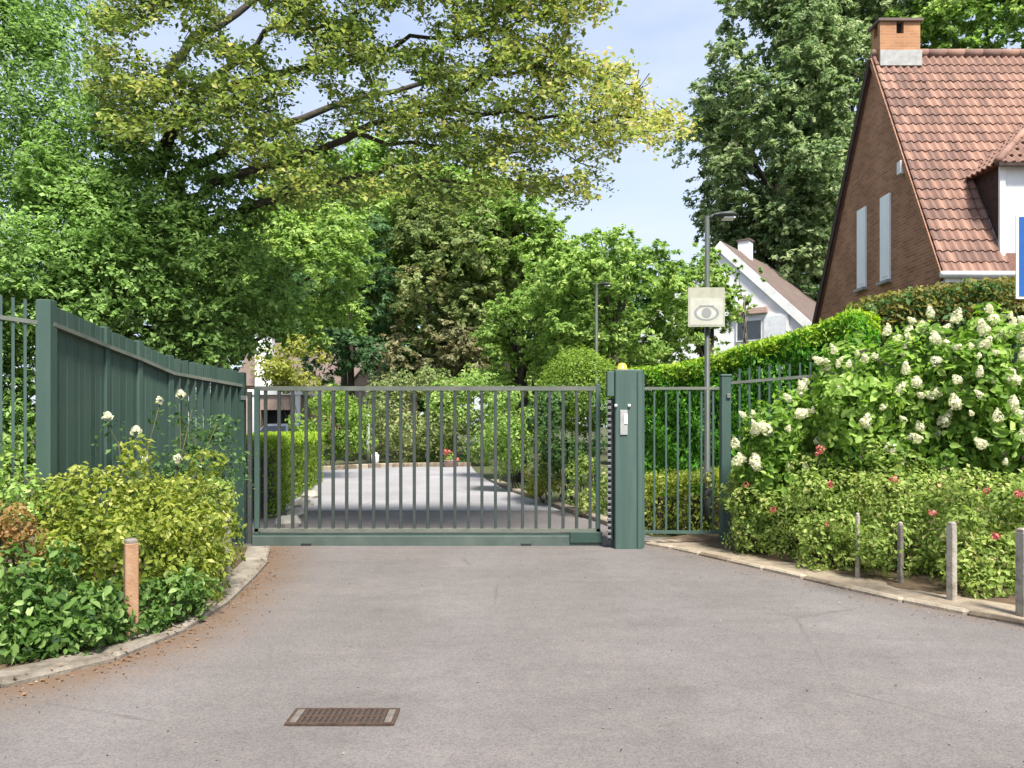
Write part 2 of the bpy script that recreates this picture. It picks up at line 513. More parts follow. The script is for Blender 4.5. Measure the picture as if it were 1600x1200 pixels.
M['lamp_head'] = rough_mat('lamp_head_grey', (0.30, 0.31, 0.31), (0.42, 0.43, 0.43), 4, 5, 0.45, 0.05, 40)
M['bark'] = rough_mat('bark', (0.035, 0.03, 0.024), (0.085, 0.072, 0.056), 9, 8, 0.95, 1.0, 26)
M['bark_pale'] = rough_mat('pale_bark', (0.12, 0.11, 0.085), (0.22, 0.2, 0.16), 9, 8, 0.95, 0.8, 26)
M['stem'] = rough_mat('green_stem', (0.05, 0.06, 0.025), (0.10, 0.09, 0.045), 9, 6, 0.9, 0.5, 40)
M['petal_white'] = leaf_mat('white_petal', [(0.55, 0.56, 0.36), (0.70, 0.69, 0.50), (0.78, 0.77, 0.62)], 0.35, 0.6)
M['petal_red'] = leaf_mat('red_petal', [(0.38, 0.06, 0.06), (0.5, 0.13, 0.11), (0.55, 0.26, 0.2)], 0.2, 0.6)
M['litter'] = leaf_mat('dry_leaf', [(0.09, 0.05, 0.025), (0.18, 0.10, 0.045), (0.27, 0.17, 0.085)], 0.1, 0.8)
M['grit'] = leaf_mat('grit', [(0.07, 0.055, 0.04), (0.14, 0.115, 0.09), (0.23, 0.21, 0.18)], 0.0, 0.9)
M['stone'] = rough_mat('pale_stone', (0.3, 0.28, 0.24), (0.46, 0.43, 0.37), 8, 8, 0.9, 0.7, 40)

LEAF = {
    'laurel': [(0.026, 0.048, 0.013), (0.060, 0.100, 0.025), (0.092, 0.148, 0.038), (0.15, 0.215, 0.075)],
    'spread': [(0.036, 0.058, 0.013), (0.080, 0.107, 0.024), (0.138, 0.150, 0.037), (0.24, 0.20, 0.075)],
    'conifer': [(0.020, 0.042, 0.018), (0.042, 0.080, 0.032), (0.070, 0.118, 0.05)],
    'brownish': [(0.040, 0.058, 0.018), (0.078, 0.106, 0.034), (0.118, 0.142, 0.052), (0.17, 0.15, 0.08)],
    'copper': [(0.05, 0.058, 0.026), (0.10, 0.10, 0.05), (0.17, 0.14, 0.085)],
    'round': [(0.030, 0.055, 0.012), (0.070, 0.115, 0.024), (0.115, 0.165, 0.04), (0.19, 0.23, 0.08)],
    'tall': [(0.020, 0.036, 0.013), (0.048, 0.071, 0.028), (0.086, 0.108, 0.048), (0.155, 0.165, 0.10)],
    'thuja': [(0.016, 0.050, 0.006), (0.038, 0.105, 0.010), (0.075, 0.17, 0.015)],
    'lime': [(0.15, 0.24, 0.02), (0.24, 0.35, 0.03), (0.32, 0.42, 0.06)],
    'yellow': [(0.11, 0.14, 0.02), (0.2, 0.22, 0.035), (0.32, 0.31, 0.08)],
    'euonymus': [(0.060, 0.095, 0.014), (0.13, 0.17, 0.022), (0.21, 0.24, 0.035), (0.33, 0.34, 0.10)],
    'ivy': [(0.015, 0.038, 0.008), (0.045, 0.095, 0.018), (0.095, 0.165, 0.035), (0.24, 0.32, 0.12)],
    'orange': [(0.16, 0.13, 0.03), (0.33, 0.2, 0.07), (0.42, 0.26, 0.12)],
    'hydrangea': [(0.050, 0.105, 0.014), (0.10, 0.185, 0.024), (0.17, 0.27, 0.045), (0.28, 0.38, 0.10)],
    'rose': [(0.045, 0.075, 0.014), (0.090, 0.128, 0.026), (0.145, 0.185, 0.044), (0.22, 0.20, 0.085)],
    'olive': [(0.055, 0.06, 0.014), (0.11, 0.105, 0.022), (0.18, 0.16, 0.04)],
    'dark': [(0.014, 0.032, 0.008), (0.034, 0.068, 0.018), (0.065, 0.11, 0.035)],
    'dome': [(0.10, 0.17, 0.02), (0.17, 0.26, 0.035), (0.26, 0.35, 0.07)],
    'box': [(0.060, 0.11, 0.016), (0.115, 0.19, 0.028), (0.18, 0.26, 0.05)],
}
LG = {'lime': 1.3, 'yellow': 1.4, 'orange': 1.0, 'tall': 3.6, 'laurel': 2.7, 'round': 2.75, 'rose': 2.3, 'dark': 2.6, 'conifer': 2.6, 'brownish': 2.5, 'copper': 2.6, 'spread': 2.5, 'thuja': 3.1, 'dome': 1.2, 'hydrangea': 1.35, 'euonymus': 1.4, 'ivy': 1.55}
for k_, v_ in LEAF.items():
    M['leaf_' + k_] = leaf_mat('leaf_' + k_, [tuple(min(0.6, (c * 0.97 + sum(q) / 3 * 0.03) * LG.get(k_, 1.7)) for c in q) for q in v_], 0.42, 0.55, 0.22)


# ------------------------------------------------------------------ foliage engine
def unit(a):
    return a / np.maximum(np.linalg.norm(a, axis=1, keepdims=True), 1e-9)


def leafmesh(name, P, N, L, W, tint, mat, parent, hang=0.4, fold=0.22, shape='d'):
    n = len(P)
    N = unit(N)
    t = rng.normal(size=(n, 3))
    t[:, 2] -= hang * 1.6
    t = t - (t * N).sum(1, keepdims=True) * N
    t = unit(t)
    b = np.cross(N, t)
    L = (np.broadcast_to(L, n) * rng.uniform(0.5, 1.4, n))[:, None]
    W = L * (np.broadcast_to(W, n) * rng.uniform(0.8, 1.2, n))[:, None]
    lift = N * (fold * W)
    if shape == 'd':
        V = np.stack([P - t * L * 0.5, P + b * W * 0.5 + lift - t * L * 0.06, P + t * L * 0.5, P - b * W * 0.5 + lift - t * L * 0.06], 1)
        k, tris = 4, np.array([[0, 1, 2], [0, 2, 3]])
    else:
        dr = N * (-0.18 * L)
        V = np.stack([P - t * L * 0.5, P + b * W * 0.42 + lift - t * L * 0.25, P + b * W * 0.45 + lift + t * L * 0.12 + dr * 0.3, P + t * L * 0.5 + dr,
                      P - b * W * 0.45 + lift + t * L * 0.12 + dr * 0.3, P - b * W * 0.42 + lift - t * L * 0.25], 1)
        k, tris = 6, np.array([[0, 1, 2], [0, 2, 3], [0, 3, 4], [0, 4, 5]])
    org = np.array(WL[parent.name]) if parent is not None else np.array([P[:, 0].mean(), P[:, 1].mean(), P[:, 2].min()])
    V = V.reshape(-1, 3) - org
    nt = len(tris)
    F = (np.arange(n)[:, None, None] * k + tris[None]).reshape(-1)
    me = bpy.data.meshes.new(name)
    me.vertices.add(len(V))
    me.vertices.foreach_set('co', V.ravel().astype(np.float32))
    me.loops.add(len(F))
    me.loops.foreach_set('vertex_index', F.astype(np.int32))
    me.polygons.add(n * nt)
    me.polygons.foreach_set('loop_start', (np.arange(n * nt) * 3).astype(np.int32))
    me.update(calc_edges=True)
    at = me.attributes.new('tint', 'FLOAT', 'POINT')
    at.data.foreach_set('value', np.repeat(np.clip(tint, 0, 1), k).astype(np.float32))
    me.materials.append(mat)
    return finish(bpy.data.objects.new(name, me), parent, org)


def cloud(blobs, dens, inner=0.68, up=0.4, spread=0.55, keep_back=0.3, lump=0.16):
    """leaf places on many lumpy ellipsoids; fewer on the side turned away from the road"""
    PP, NN, TT = [], [], []
    for bl in blobs:
        c = np.array(bl[:3]); r = np.array(bl[3:6] if len(bl) >= 6 else [bl[3]] * 3)
        area = 4 * math.pi * ((r[0] * r[1] + r[0] * r[2] + r[1] * r[2]) / 3)
        n = max(6, int(area * dens))
        u = unit(rng.normal(size=(n, 3)))
        vd = unit((np.array([0, 0, EYE]) - c)[None])[0]
        keep = (u @ vd > -0.25) | (rng.random(n) < keep_back)
        u = u[keep]; n = len(u)
        if n == 0: continue
        ph = rng.uniform(0, 6.28, 3)
        q = 1 + lump * (np.sin(u[:, 0] * 4.5 + ph[0]) + np.sin(u[:, 1] * 4.5 + ph[1]) + np.sin(u[:, 2] * 5.5 + ph[2])) * 0.66
        s = (inner + (1 - inner) * rng.random(n) ** 0.45) * q * rng.normal(1, 0.05, n)
        PP.append(c + u * r * s[:, None])
        NN.append(u + rng.normal(size=(n, 3)) * spread + np.array([0, 0, up]))
        TT.append(np.clip(rng.normal(0.45, 0.24, n) + rng.normal(0, 0.09), 0, 1))
    return np.concatenate(PP), np.concatenate(NN), np.concatenate(TT)


def sprays(blobs, dens, per=24, droop=0.25, keep_back=0.3, wide=0.2, reach=1.0, up=0.75):
    """leaves set along short drooping twigs that leave each lobe outwards"""
    PP, NN, TT = [], [], []
    for bl in blobs:
        c = np.array(bl[:3]); r = np.array(bl[3:6] if len(bl) >= 6 else [bl[3]] * 3)
        area = 4 * math.pi * ((r[0] * r[1] + r[0] * r[2] + r[1] * r[2]) / 3)
        k = max(3, int(area * dens / per))
        u = unit(rng.normal(size=(k, 3)))
        vd = unit((np.array([0, 0, EYE]) - c)[None])[0]
        keep = (u @ vd > -0.3) | (rng.random(k) < keep_back)
        u = u[keep]; k = len(u)
        if k == 0: continue
        st_ = c + u * r * rng.uniform(0.25, 0.8, k)[:, None]
        dr_ = unit(u + rng.normal(size=(k, 3)) * 0.6)
        ln = r.mean() * rng.uniform(0.3, 0.62, k) * reach
        t = rng.random((k, per)) ** 0.75
        pos = st_[:, None] + dr_[:, None] * (ln[:, None] * t)[..., None]
        pos[..., 2] -= droop * ln[:, None] * t * t
        jit = rng.normal(size=(k, per, 3)) * (ln[:, None] * wide * (1.15 - 0.6 * t))[..., None]
        jit[..., 2] *= 0.5
        pos += jit
        nn = np.array([0, 0, up]) + u[:, None] * 0.55 + rng.normal(size=(k, per, 3)) * 0.5
        tt = np.clip(rng.normal(0.45, 0.2, (k, per)) + rng.normal(0, 0.13, (k, 1)) + rng.normal(0, 0.07), 0, 1)
        PP.append(pos.reshape(-1, 3)); NN.append(nn.reshape(-1, 3)); TT.append(tt.reshape(-1))
    return np.concatenate(PP), np.concatenate(NN), np.concatenate(TT)


def lobes(c, r, n, rb, flat=0.8, fill=0.5):
    """n lobes of radius rb spread over an ellipsoid crown of centre c and radii r"""
    out = []
    for i in range(n):
        u = Vector(rng.normal(size=3)).normalized()
        s = fill + (1 - fill) * rng.random() ** 0.5
        q = rb * rng.uniform(0.7, 1.3)
        out.append((c[0] + u.x * r[0] * s, c[1] + u.y * r[1] * s, c[2] + u.z * r[2] * s, q, q, q * flat))
    return out


def limb_tubes(mb, base, tips, r0, n=7, sag=0.0):
    for t in tips:
        b, t = Vector(base), Vector(t)
        d = t - b
        pts, rad = [], []
        for i in range(7):
            k = i / 6
            j = Vector(rng.normal(size=3)) * d.length * 0.025 * (1 if 0 < i < 6 else 0)
            pts.append(b + d * k + j + Vector((0, 0, sag * math.sin(k * math.pi))))
            rad.append(r0 * (1 - k) + r0 * 0.18 * k)
        mb.tube(pts, rad, n)


def tree(name, label, base, trunk_h, trunk_r, blobs, dens, L, mat, W=0.55, bark='bark', group=None, shape='d', nl=9, **kw):
    t = thing(name, label, 'tree', base, group)
    mb = MB()
    b = Vector(base)
    top = b + Vector((rng.normal() * 0.1, rng.normal() * 0.1, trunk_h))
    mb.tube([b - Vector((0, 0, 0.1)), b + Vector((0, 0, 0.25)), b.lerp(top, 0.5) + Vector((rng.normal() * 0.06, 0, 0)), top], [trunk_r * 1.35, trunk_r * 1.05, trunk_r * 0.85, trunk_r * 0.6], 10)
    mb.build('trunk', M[bark], t, True)
    pick = rng.permutation(len(blobs))[:nl]
    for i in pick:
        m2 = MB()
        s = b.lerp(top, rng.uniform(0.6, 0.98))
        limb_tubes(m2, s, [blobs[i][:3]], trunk_r * 0.42, 6, 0.1)
        m2.build('limb', M[bark], t, True)
    P, N, T = sprays(blobs, dens * 1.15, **kw)
    leafmesh('crown', P, N, L, W, T, M[mat], t, shape=shape)
    return t


def bush(name, label, cat, base, blobs, dens, L, mat, W=0.6, group=None, shape='d', stems=5, hang=0.3, **kw):
    t = thing(name, label, cat, base, group)
    P, N, T = cloud(blobs, dens, **kw)
    k = P[:, 2] > 0.03
    leafmesh('foliage', P[k], N[k], L, W, T[k], M[mat], t, hang=hang, shape=shape)
    if stems:
        for i in range(stems):
            q = blobs[i % len(blobs)]
            mb = MB()
            b = Vector(base) + Vector((rng.normal() * 0.08, rng.normal() * 0.08, -0.02))
            limb_tubes(mb, b, [(q[0] + rng.normal() * q[3] * 0.3, q[1], q[2] + q[3] * 0.2)], 0.018, 5)
            mb.build('stem', M['stem'], t, True)
    return t


def hedge(name, label, path, thick, dens, L, mat, W=0.5, hang=0.3, top_mat=None, top_h=0.18, zb=0.0, depth=0.10, bump=0.05, shape='d', group=None):
    """clipped hedge along path [(x, y, ztop)]"""
    p0 = Vector(path[0])
    t = thing(name, label, 'hedge', (p0.x, p0.y, zb), group)
    core = MB()
    PP, NN, TT = [], [], []
    for a, b in zip(path[:-1], path[1:]):
        a, b = Vector(a), Vector(b)
        d = Vector((b.x - a.x, b.y - a.y, 0)); ln = d.length; d /= ln
        nrm = Vector((d.y, -d.x, 0))
        h = (a.z + b.z) / 2 - zb
        q = thick / 2 - depth * 1.6
        core.poly([a - nrm * q + Vector((0, 0, zb - a.z)), a + nrm * q + Vector((0, 0, zb - a.z)), a + nrm * q - Vector((0, 0, depth * 2)), a - nrm * q - Vector((0, 0, depth * 2))],
                  (b.x - a.x, b.y - a.y, 0))
        faces = [('s', 1, ln * h), ('s', -1, ln * h * 0.5), ('t', 0, ln * thick), ('e', 0, thick * h), ('e', 1, thick * h)]
        for kind, sg, ar in faces:
            n = int(ar * dens)
            s = rng.random(n); v = rng.random(n)
            base = np.array(a)[None] * (1 - s[:, None]) + np.array(b)[None] * s[:, None]
            ztop = base[:, 2]
            if kind == 's':
                P = base + np.array(nrm) * sg * thick / 2
                P[:, 2] = zb + v * (ztop - zb)
                Nn = np.tile(np.array(nrm) * sg, (n, 1))
            elif kind == 't':
                P = base + np.array(nrm) * ((v - 0.5) * thick)[:, None]
                Nn = np.tile(np.array([0, 0, 1.0]), (n, 1))
            else:
                e = a if sg == 0 else b
                P = np.tile(np.array(e), (n, 1)) + np.array(nrm) * ((s - 0.5) * thick)[:, None]
                P[:, 2] = zb + v * (e.z - zb)
                Nn = np.tile(np.array(d) * (-1 if sg == 0 else 1), (n, 1))
            dd = -rng.random(n) ** 1.6 * depth + bump * (np.sin(P[:, 0] * 5.1 + P[:, 2] * 3.3) * np.sin(P[:, 1] * 4.3 - P[:, 2] * 4.1)) + rng.normal(0, 0.015, n)
            P = P + Nn * dd[:, None]
            PP.append(P); NN.append(Nn + rng.normal(size=(n, 3)) * 0.55); TT.append(np.clip(rng.normal(0.45, 0.23, n), 0, 1))
    core.build('opaque_core', M['bark'], t)  # opaque block added inside so no light leaks through the leaves
    P, N, T = np.concatenate(PP), np.concatenate(NN), np.concatenate(TT)
    leafmesh('foliage', P, N, L, W, T, M[mat], t, hang=hang, shape=shape)
    if top_mat:                                   # fresh shoots along the crest; on the lane hedge, brightness put into leaf colour
        PP, NN, TT = [], [], []
        for a, b in zip(path[:-1], path[1:]):
            a, b = np.array(a, float), np.array(b, float)
            ln = np.linalg.norm((b - a)[:2]); dv = (b - a) / ln
            nrm = np.array([dv[1], -dv[0], 0])
            n = int(ln * (thick + 2 * top_h) * dens * 2.6)
            s = rng.random(n)[:, None]; v = rng.uniform(-0.5, 0.5, n)[:, None]
            P = a * (1 - s) + b * s + nrm * v * (thick + 0.06)
            P[:, 2] += rng.uniform(-top_h, 0.08, n) - np.where(np.abs(v[:, 0]) > 0.45, rng.random(n) * top_h * 0.6, 0)
            PP.append(P); NN.append(np.tile(nrm, (n, 1)) * np.sign(v) * 0.6 + rng.normal(size=(n, 3)) * 0.6 + [0, 0, 0.5]); TT.append(rng.normal(0.5, 0.25, n))
        leafmesh('crest_leaves', np.concatenate(PP), np.concatenate(NN), L, max(W, 0.42), np.concatenate(TT), M[top_mat], t, hang=-0.5)
    return t


# ================================================================== SETTING
def sheet(name, pts, z, mat, kind='structure'):
    o = add(name, [(x, y, z) for x, y in pts], [tuple(range(len(pts)))], mat, org=(0, 0, z))
    return tag(o, kind=kind)


sheet('ground', [(-500, -60), (500, -60), (500, 700), (-500, 700)], -0.03, M['ground'])

KL = [(-9.0, 2.55), (-6.0, 3.05), (-4.3, 3.60), (-3.45, 4.02), (-2.86, 4.42), (-2.50, 4.98), (-2.36, 5.70), (-2.40, 6.6), (-2.52, 7.5), (-2.70, 8.5), (-2.95, 9.35)]
KR = [(1.62, 9.75), (1.98, 9.25), (2.30, 8.60), (2.62, 7.95), (2.95, 7.25), (3.28, 6.55), (3.72, 5.90), (4.45, 5.1), (5.6, 4.3), (7.5, 3.5), (10.5, 2.8)]


def dense(P, step):
    out = [Vector((*P[0], 0))]
    Q = [Vector((*p, 0)) for p in P]
    pts = []
    for i in range(len(Q) - 1):
        p0, p1, p2, p3 = Q[max(i - 1, 0)], Q[i], Q[i + 1], Q[min(i + 2, len(Q) - 1)]
        for k in range(20):
            t = k / 20
            pts.append(0.5 * ((2 * p1) + (-p0 + p2) * t + (2 * p0 - 5 * p1 + 4 * p2 - p3) * t * t + (-p0 + 3 * p1 - 3 * p2 + p3) * t ** 3))
    pts.append(Q[-1])
    acc = 0
    for a, b in zip(pts[:-1], pts[1:]):
        acc += (b - a).length
        if acc >= step:
            out.append(b); acc = 0
    return out


KLd, KRd = dense(KL, 0.06), dense(KR, 0.06)

# street and driveway asphalt, a grid so that dirt can gather along the kerbs
xs = np.arange(-9, 10.01, 0.12); ys = np.arange(-3, 10.41, 0.12)
XX, YY = np.meshgrid(xs, ys)
V = np.stack([XX.ravel(), YY.ravel(), np.zeros(XX.size)], 1)
nx = len(xs)
F = [(j * nx + i, j * nx + i + 1, (j + 1) * nx + i + 1, (j + 1) * nx + i) for j in range(len(ys) - 1) for i in range(nx - 1)]
road = add('road', V, F, M['asphalt'], org=(0, 0, 0))
tag(road, kind='structure')
dl = np.min(np.linalg.norm(V[:, None, :2] - np.array([p.xy for p in KLd[::3]])[None], axis=2), axis=1)
dr = np.min(np.linalg.norm(V[:, None, :2] - np.array([p.xy for p in KRd[::3]])[None], axis=2), axis=1)
dirt = np.clip(1.0 - dl / 0.8, 0, 1) * 1.0 + np.clip(1 - dr / 0.35, 0, 1) * 0.7
at_ = road.data.attributes.new('dirt', 'FLOAT', 'POINT')
at_.data.foreach_set('value', dirt.astype(np.float32))
sheet('road_surround', [(-60, -40), (60, -40), (60, 2.2), (-60, 2.2)], -0.008, M['apron'])

# inner lane behind the gate, bending left
sheet('lane_apron', [(-3.5, 10.3), (1.9, 10.3), (1.2, 12.3), (0.85, 13.6), (-4.6, 13.6)], 0.004, M['apron'])
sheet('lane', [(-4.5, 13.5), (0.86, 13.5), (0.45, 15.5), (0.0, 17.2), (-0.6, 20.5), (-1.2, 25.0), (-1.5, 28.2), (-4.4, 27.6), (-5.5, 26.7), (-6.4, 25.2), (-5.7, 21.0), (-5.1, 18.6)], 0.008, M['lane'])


def kerb(name, pts, ln, width, h, mat, side, gap=0.012):
    """each kerb stone is a piece of its own"""
    k = tag(bpy.data.objects.new(name, None), kind='structure')
    finish(k, None, (pts[0].x, pts[0].y, 0))
    i, step = 0, max(1, int(round(ln / 0.06)))
    while i + step < len(pts):
        a, b = pts[i], pts[i + step]
        d = b - a; L_ = d.length - gap
        ang = math.atan2(d.y, d.x)
        nn = Vector((-d.y, d.x, 0)).normalized() * side
        c = (a + b) / 2 + nn * (width / 2 + rng.normal() * 0.006)
        mb = MB().box((c.x, c.y, (h - 0.05) / 2 + rng.normal() * 0.004), (L_, width, h + 0.05), ang + rng.normal() * 0.012, ch=min(0.018, width * 0.2))
        mb.build('kerb_stone', mat, k)
        i += step
    return k


kerb('kerb_left', KLd, 0.62, 0.27, 0.045, M['kerb'], 1)
kerb('kerb_right', KRd, 0.42, 0.085, 0.034, M['kerb_pale'], 1)


def offset(P, d):
    out = []
    for i, p in enumerate(P):
        t = (P[min(i + 1, len(P) - 1)] - P[max(i - 1, 0)]).normalized()
        out.append(p + Vector((-t.y, t.x, 0)) * d)
    return out


def bed(name, edge, far, mat, z0, z1, rise):
    """planting bed: from the kerb edge the soil climbs by rise over the first metre"""
    V, F = [], []
    e = edge[::3]
    m = 6
    for k in range(m):
        f = k / (m - 1)
        for p in e:
            q = p.lerp(far, 0) if False else p
            w = f * f
            tgt = Vector((far(p).x, far(p).y, 0))
            pos = q.lerp(tgt, w)
            dist = (pos - q).length
            V.append((pos.x, pos.y, z0 + rise * min(1, dist / 1.0) + rng.normal() * 0.008 * (k > 0)))
    n = len(e)
    for k in range(m - 1):
        for i in range(n - 1):
            F.append((k * n + i, k * n + i + 1, (k + 1) * n + i + 1, (k + 1) * n + i))
    return tag(add(name, V, F, mat, org=(0, 0, 0)), kind='structure')


bed('soil_left', offset(KLd, 0.25), lambda p: Vector((-14, min(14, p.y * 1.5 + 1), 0)), M['soil'], 0.035, 0, 0.10)
bed('soil_right', offset(KRd, 0.40), lambda p: Vector((15, min(14, p.y * 1.2 + 2), 0)), M['soil'], 0.03, 0, 0.10)
# sandy verge strip between edging stones and planting on the right
va, vb = offset(KRd, 0.07)[::3], offset(KRd, 0.50)[::3]
V = [(p.x, p.y, 0.024) for p in va] + [(p.x, p.y, 0.036 + rng.normal() * 0.004) for p in vb]
n_ = len(va)
tag(add('verge', V, [(i, i + 1, n_ + i + 1, n_ + i) for i in range(n_ - 1)], M['gravel'], org=(0, 0, 0)), kind='structure')

# ================================================================== GATE AND FENCES
GY = 9.63
sc_ = FPX / GY


def gX(x): return (x - 800) / sc_


def gZ(y): return EYE + (HOR - y) / sc_


gate = thing('sliding_gate', 'wide green metal sliding gate of upright bars closing the driveway', 'gate', (gX(668), GY, 0))
x0, x1 = gX(398), gX(938)
MB().bar((x0, GY, gZ(607)), (x1, GY, gZ(607)), 0.05, 0.055).build('top_rail', M['rail'], gate)
MB().box(((x0 + x1) / 2, GY, gZ(844)), (x1 - x0 + 0.04, 0.10, 0.125), 0, 0.008).build('bottom_beam', M['rail_green'], gate)
MB().bar((x0, GY - 0.012, gZ(835)), (x1, GY - 0.012, gZ(835)), 0.05, 0.03).build('beam_groove', M['green_dark'], gate)
MB().bar((x0, GY, gZ(828)), (x1, GY, gZ(828)), 0.06, 0.04).build('lower_rail', M['rail'], gate)
MB().box((x0 + 0.03, GY, (gZ(607) + gZ(842)) / 2), (0.06, 0.06, gZ(607) - gZ(842) + 0.02), 0, 0.006).build('stile', M['green'], gate)
MB().box((x1 - 0.03, GY, (gZ(600) + gZ(842)) / 2), (0.055, 0.06, gZ(600) - gZ(842)), 0, 0.006).build('stile', M['green'], gate)
zb_, zt_ = gZ(828) + 0.015, gZ(607) - 0.02
bar_me = None
nb = 25
for i in range(nb):
    x = gX(415) + (gX(922) - gX(415)) * i / (nb - 1)
    if bar_me is None:
        o = MB().box((x, GY, (zb_ + zt_) / 2), (0.038, 0.038, zt_ - zb_), 0, 0.004).build('bar', M['bar_grey'], gate)
        bar_me = o.data
    else:
        inst('bar', bar_me, (x, GY, zb_), gate)
for xx in (480, 822):
    mb = MB()
    mb.box((gX(xx), GY - 0.03, 0.018), (0.13, 0.06, 0.036), 0, 0.006)
    mb.build('roller', M['rubber'], gate)
MB().box((gX(915), GY - 0.062, 0.11), (0.40, 0.02, 0.13), 0, 0.004).build('latch_plate', M['green_dark'], gate)
track = tag(MB().box((gX(668), GY, 0.008), (4.9, 0.05, 0.016)).build('gate_track', M['steel']), 'thin steel gate track set in the driveway', 'track')

# pillar of the gate drive
pil = thing('gate_pillar', 'thick green metal gate pillar with white plate and ribbed black edge', 'gate pillar', (gX(970), GY - 0.1, 0))
pz = gZ(580)
MB().box((gX(977), GY - 0.10, pz / 2), (0.34, 0.42, pz), 0, 0.012).build('casing', M['green'], pil)
MB().box((gX(1000.5), GY - 0.06, pz / 2 - 0.02), (0.035, 0.30, pz - 0.05), 0, 0.004).build('side_strip', M['green'], pil)
MB().box((gX(950), GY - 0.22, pz - 0.17), (0.09, 0.12, 0.30), 0, 0.006).build('head_box', M['green'], pil)
MB().box((gX(990), GY - 0.316, pz / 2), (0.012, 0.012, pz - 0.06)).build('seam', M['green_dark'], pil)
strip_z0, strip_z1 = 0.10, pz - 0.35
o = MB().box((gX(951), GY - 0.20, (strip_z0 + strip_z1) / 2), (0.06, 0.07, strip_z1 - strip_z0), 0, 0.006).build('rubber_edge', M['rubber'], pil)
rib = None
for i in range(24):
    z = strip_z0 + 0.04 + i * (strip_z1 - strip_z0 - 0.08) / 23
    if rib is None:
        q = MB().box((gX(948), GY - 0.245, z), (0.05, 0.022, 0.03), 0, 0.004).build('rib', M['steel'], o); rib = q.data
    else:
        inst('rib', rib, (gX(948), GY - 0.245, z - 0.015), o)
MB().box((gX(969), GY - 0.318, gZ(660)), (0.09, 0.012, 0.30), 0, 0.003).build('white_plate', M['lead'], pil)
MB().box((gX(972), GY - 0.326, gZ(655)), (0.04, 0.012, 0.12), 0, 0.003).build('keypad', M['white'], pil)
for xx in (957, 977):
    MB().lathe((gX(xx), GY - 0.315, gZ(637)), [(0.018, 0), (0.018, 0.03), (0.008, 0.036)], 10).build('bolt', M['white'], pil, True)
MB().lathe((gX(970), GY - 0.12, pz), [(0.07, 0), (0.07, 0.02), (0.062, 0.025), (0.058, 0.06), (0.04, 0.085), (0.012, 0.095)], 16).build('beacon', M['amber'], pil, True)

# hinge-side catch post at the left end
cp = thing('catch_post', 'dark green steel post where the sliding gate meets the tall fence', 'post', (gX(382), GY, 0))
MB().box((gX(377), GY - 0.02, gZ(582) / 2), (0.11, 0.11, gZ(582)), 0, 0.008).build('shaft', M['green_dark'], cp)
MB().box((gX(389.5), GY + 0.02, gZ(612) / 2), (0.05, 0.05, gZ(612)), 0, 0.006).build('guide', M['lamp_grey'], cp)
MB().box((gX(384), GY - 0.08, gZ(622)), (0.07, 0.02, 0.05), 0, 0.004).build('bracket', M['steel'], cp)


def fence(name, label, posts, spacing, bar_w, bar_d, over, post_w, mat, group, zb=0.12, low=None, post_over=0.02, draw_posts=None, rail=(0.05, 0.035), slats=0):
    """steel fence: posts [(x, y, z of top rail)], flat upright bars standing `over` above the rail"""
    f = thing(name, label, 'fence', (posts[0][0], posts[0][1], 0), group)
    for i, (x, y, z) in enumerate(posts):
        if draw_posts is not None and i not in draw_posts: continue
        nxt = posts[min(i + 1, len(posts) - 1)]; prv = posts[max(i - 1, 0)]
        ang = math.atan2(nxt[1] - prv[1], nxt[0] - prv[0])
        w = post_w[i] if hasattr(post_w, '__len__') else post_w
        MB().box((x, y, (z + over + post_over) / 2), (w, w, z + over + post_over), ang, 0.006).build('post', mat, f)
    for si, (a, b) in enumerate(zip(posts[:-1], posts[1:])):
        A, B = Vector(a), Vector(b)
        d = (B - A); ln = Vector((d.x, d.y, 0)).length
        ang = math.atan2(d.y, d.x)
        MB().bar(A, B, rail[0], rail[1]).build('rail', M['rail'], f)
        lz = low if low is not None else zb + 0.12
        MB().bar((A.x, A.y, lz), (B.x, B.y, lz), rail[0], rail[1]).build('rail', mat, f)
        n = max(1, int(round(ln / spacing)))
        for i in (range(n) if si < slats else range(1, n)):
            p = A + d * ((i + (0.5 if si < slats else 0)) / n)
            ht = p.z + over - zb
            if si < slats:
                MB().box((p.x, p.y, zb + ht / 2), (ln / n - 0.006, 0.016 + 0.004 * (i % 2), ht), ang, 0.003).build('slat', mat, f)
                continue
            MB().box((p.x, p.y, zb + ht / 2), (bar_w, bar_d, ht), ang).build('bar', mat, f)
    return f


fence('tall_steel_fence', 'tall dark green slatted fence beside the left planting', [(-3.94, 6.50, 2.36), (-4.02, 7.58, 2.275), (-3.97, 8.15, 2.20), (-3.86, 8.65, 2.09), (gX(377), GY - 0.02, 1.995)],
      0.105, 0.010, 0.10, 0.18, [0.12, 0.075, 0.075, 0.075, 0.05], M['fence_paint'], 'steel fences', draw_posts=(0, 1, 2, 3), rail=(0.125, 0.035), slats=3)
fence('street_fence', 'open dark green bar fence left of the thick corner post', [(-5.6, 4.95, 2.46), (-4.55, 5.92, 2.42), (-3.99, 6.45, 2.365)], 0.085, 0.02, 0.02, 0.18, 0.05, M['green'], 'steel fences', draw_posts=(0,), rail=(0.04, 0.035))
fence('panel_fence', 'green bar fence panel between gate pillar and end post', [(gX(1004), GY, gZ(607)), (gX(1131), GY - 0.05, gZ(607))], 0.155, 0.022, 0.022, 0.0, 0.02, M['green'], 'steel fences', zb=0.14, low=gZ(831), draw_posts=())
pp = thing('end_post', 'square green fence post beside the hydrangea', 'post', (gX(1131), GY - 0.06, 0))
MB().box((gX(1131), GY - 0.06, gZ(588) / 2), (0.12, 0.12, gZ(588)), 0, 0.008).build('shaft', M['green'], pp)
MB().box((gX(1131), GY - 0.06, gZ(588) + 0.008), (0.135, 0.135, 0.02), 0, 0.005).build('cap', M['green'], pp)
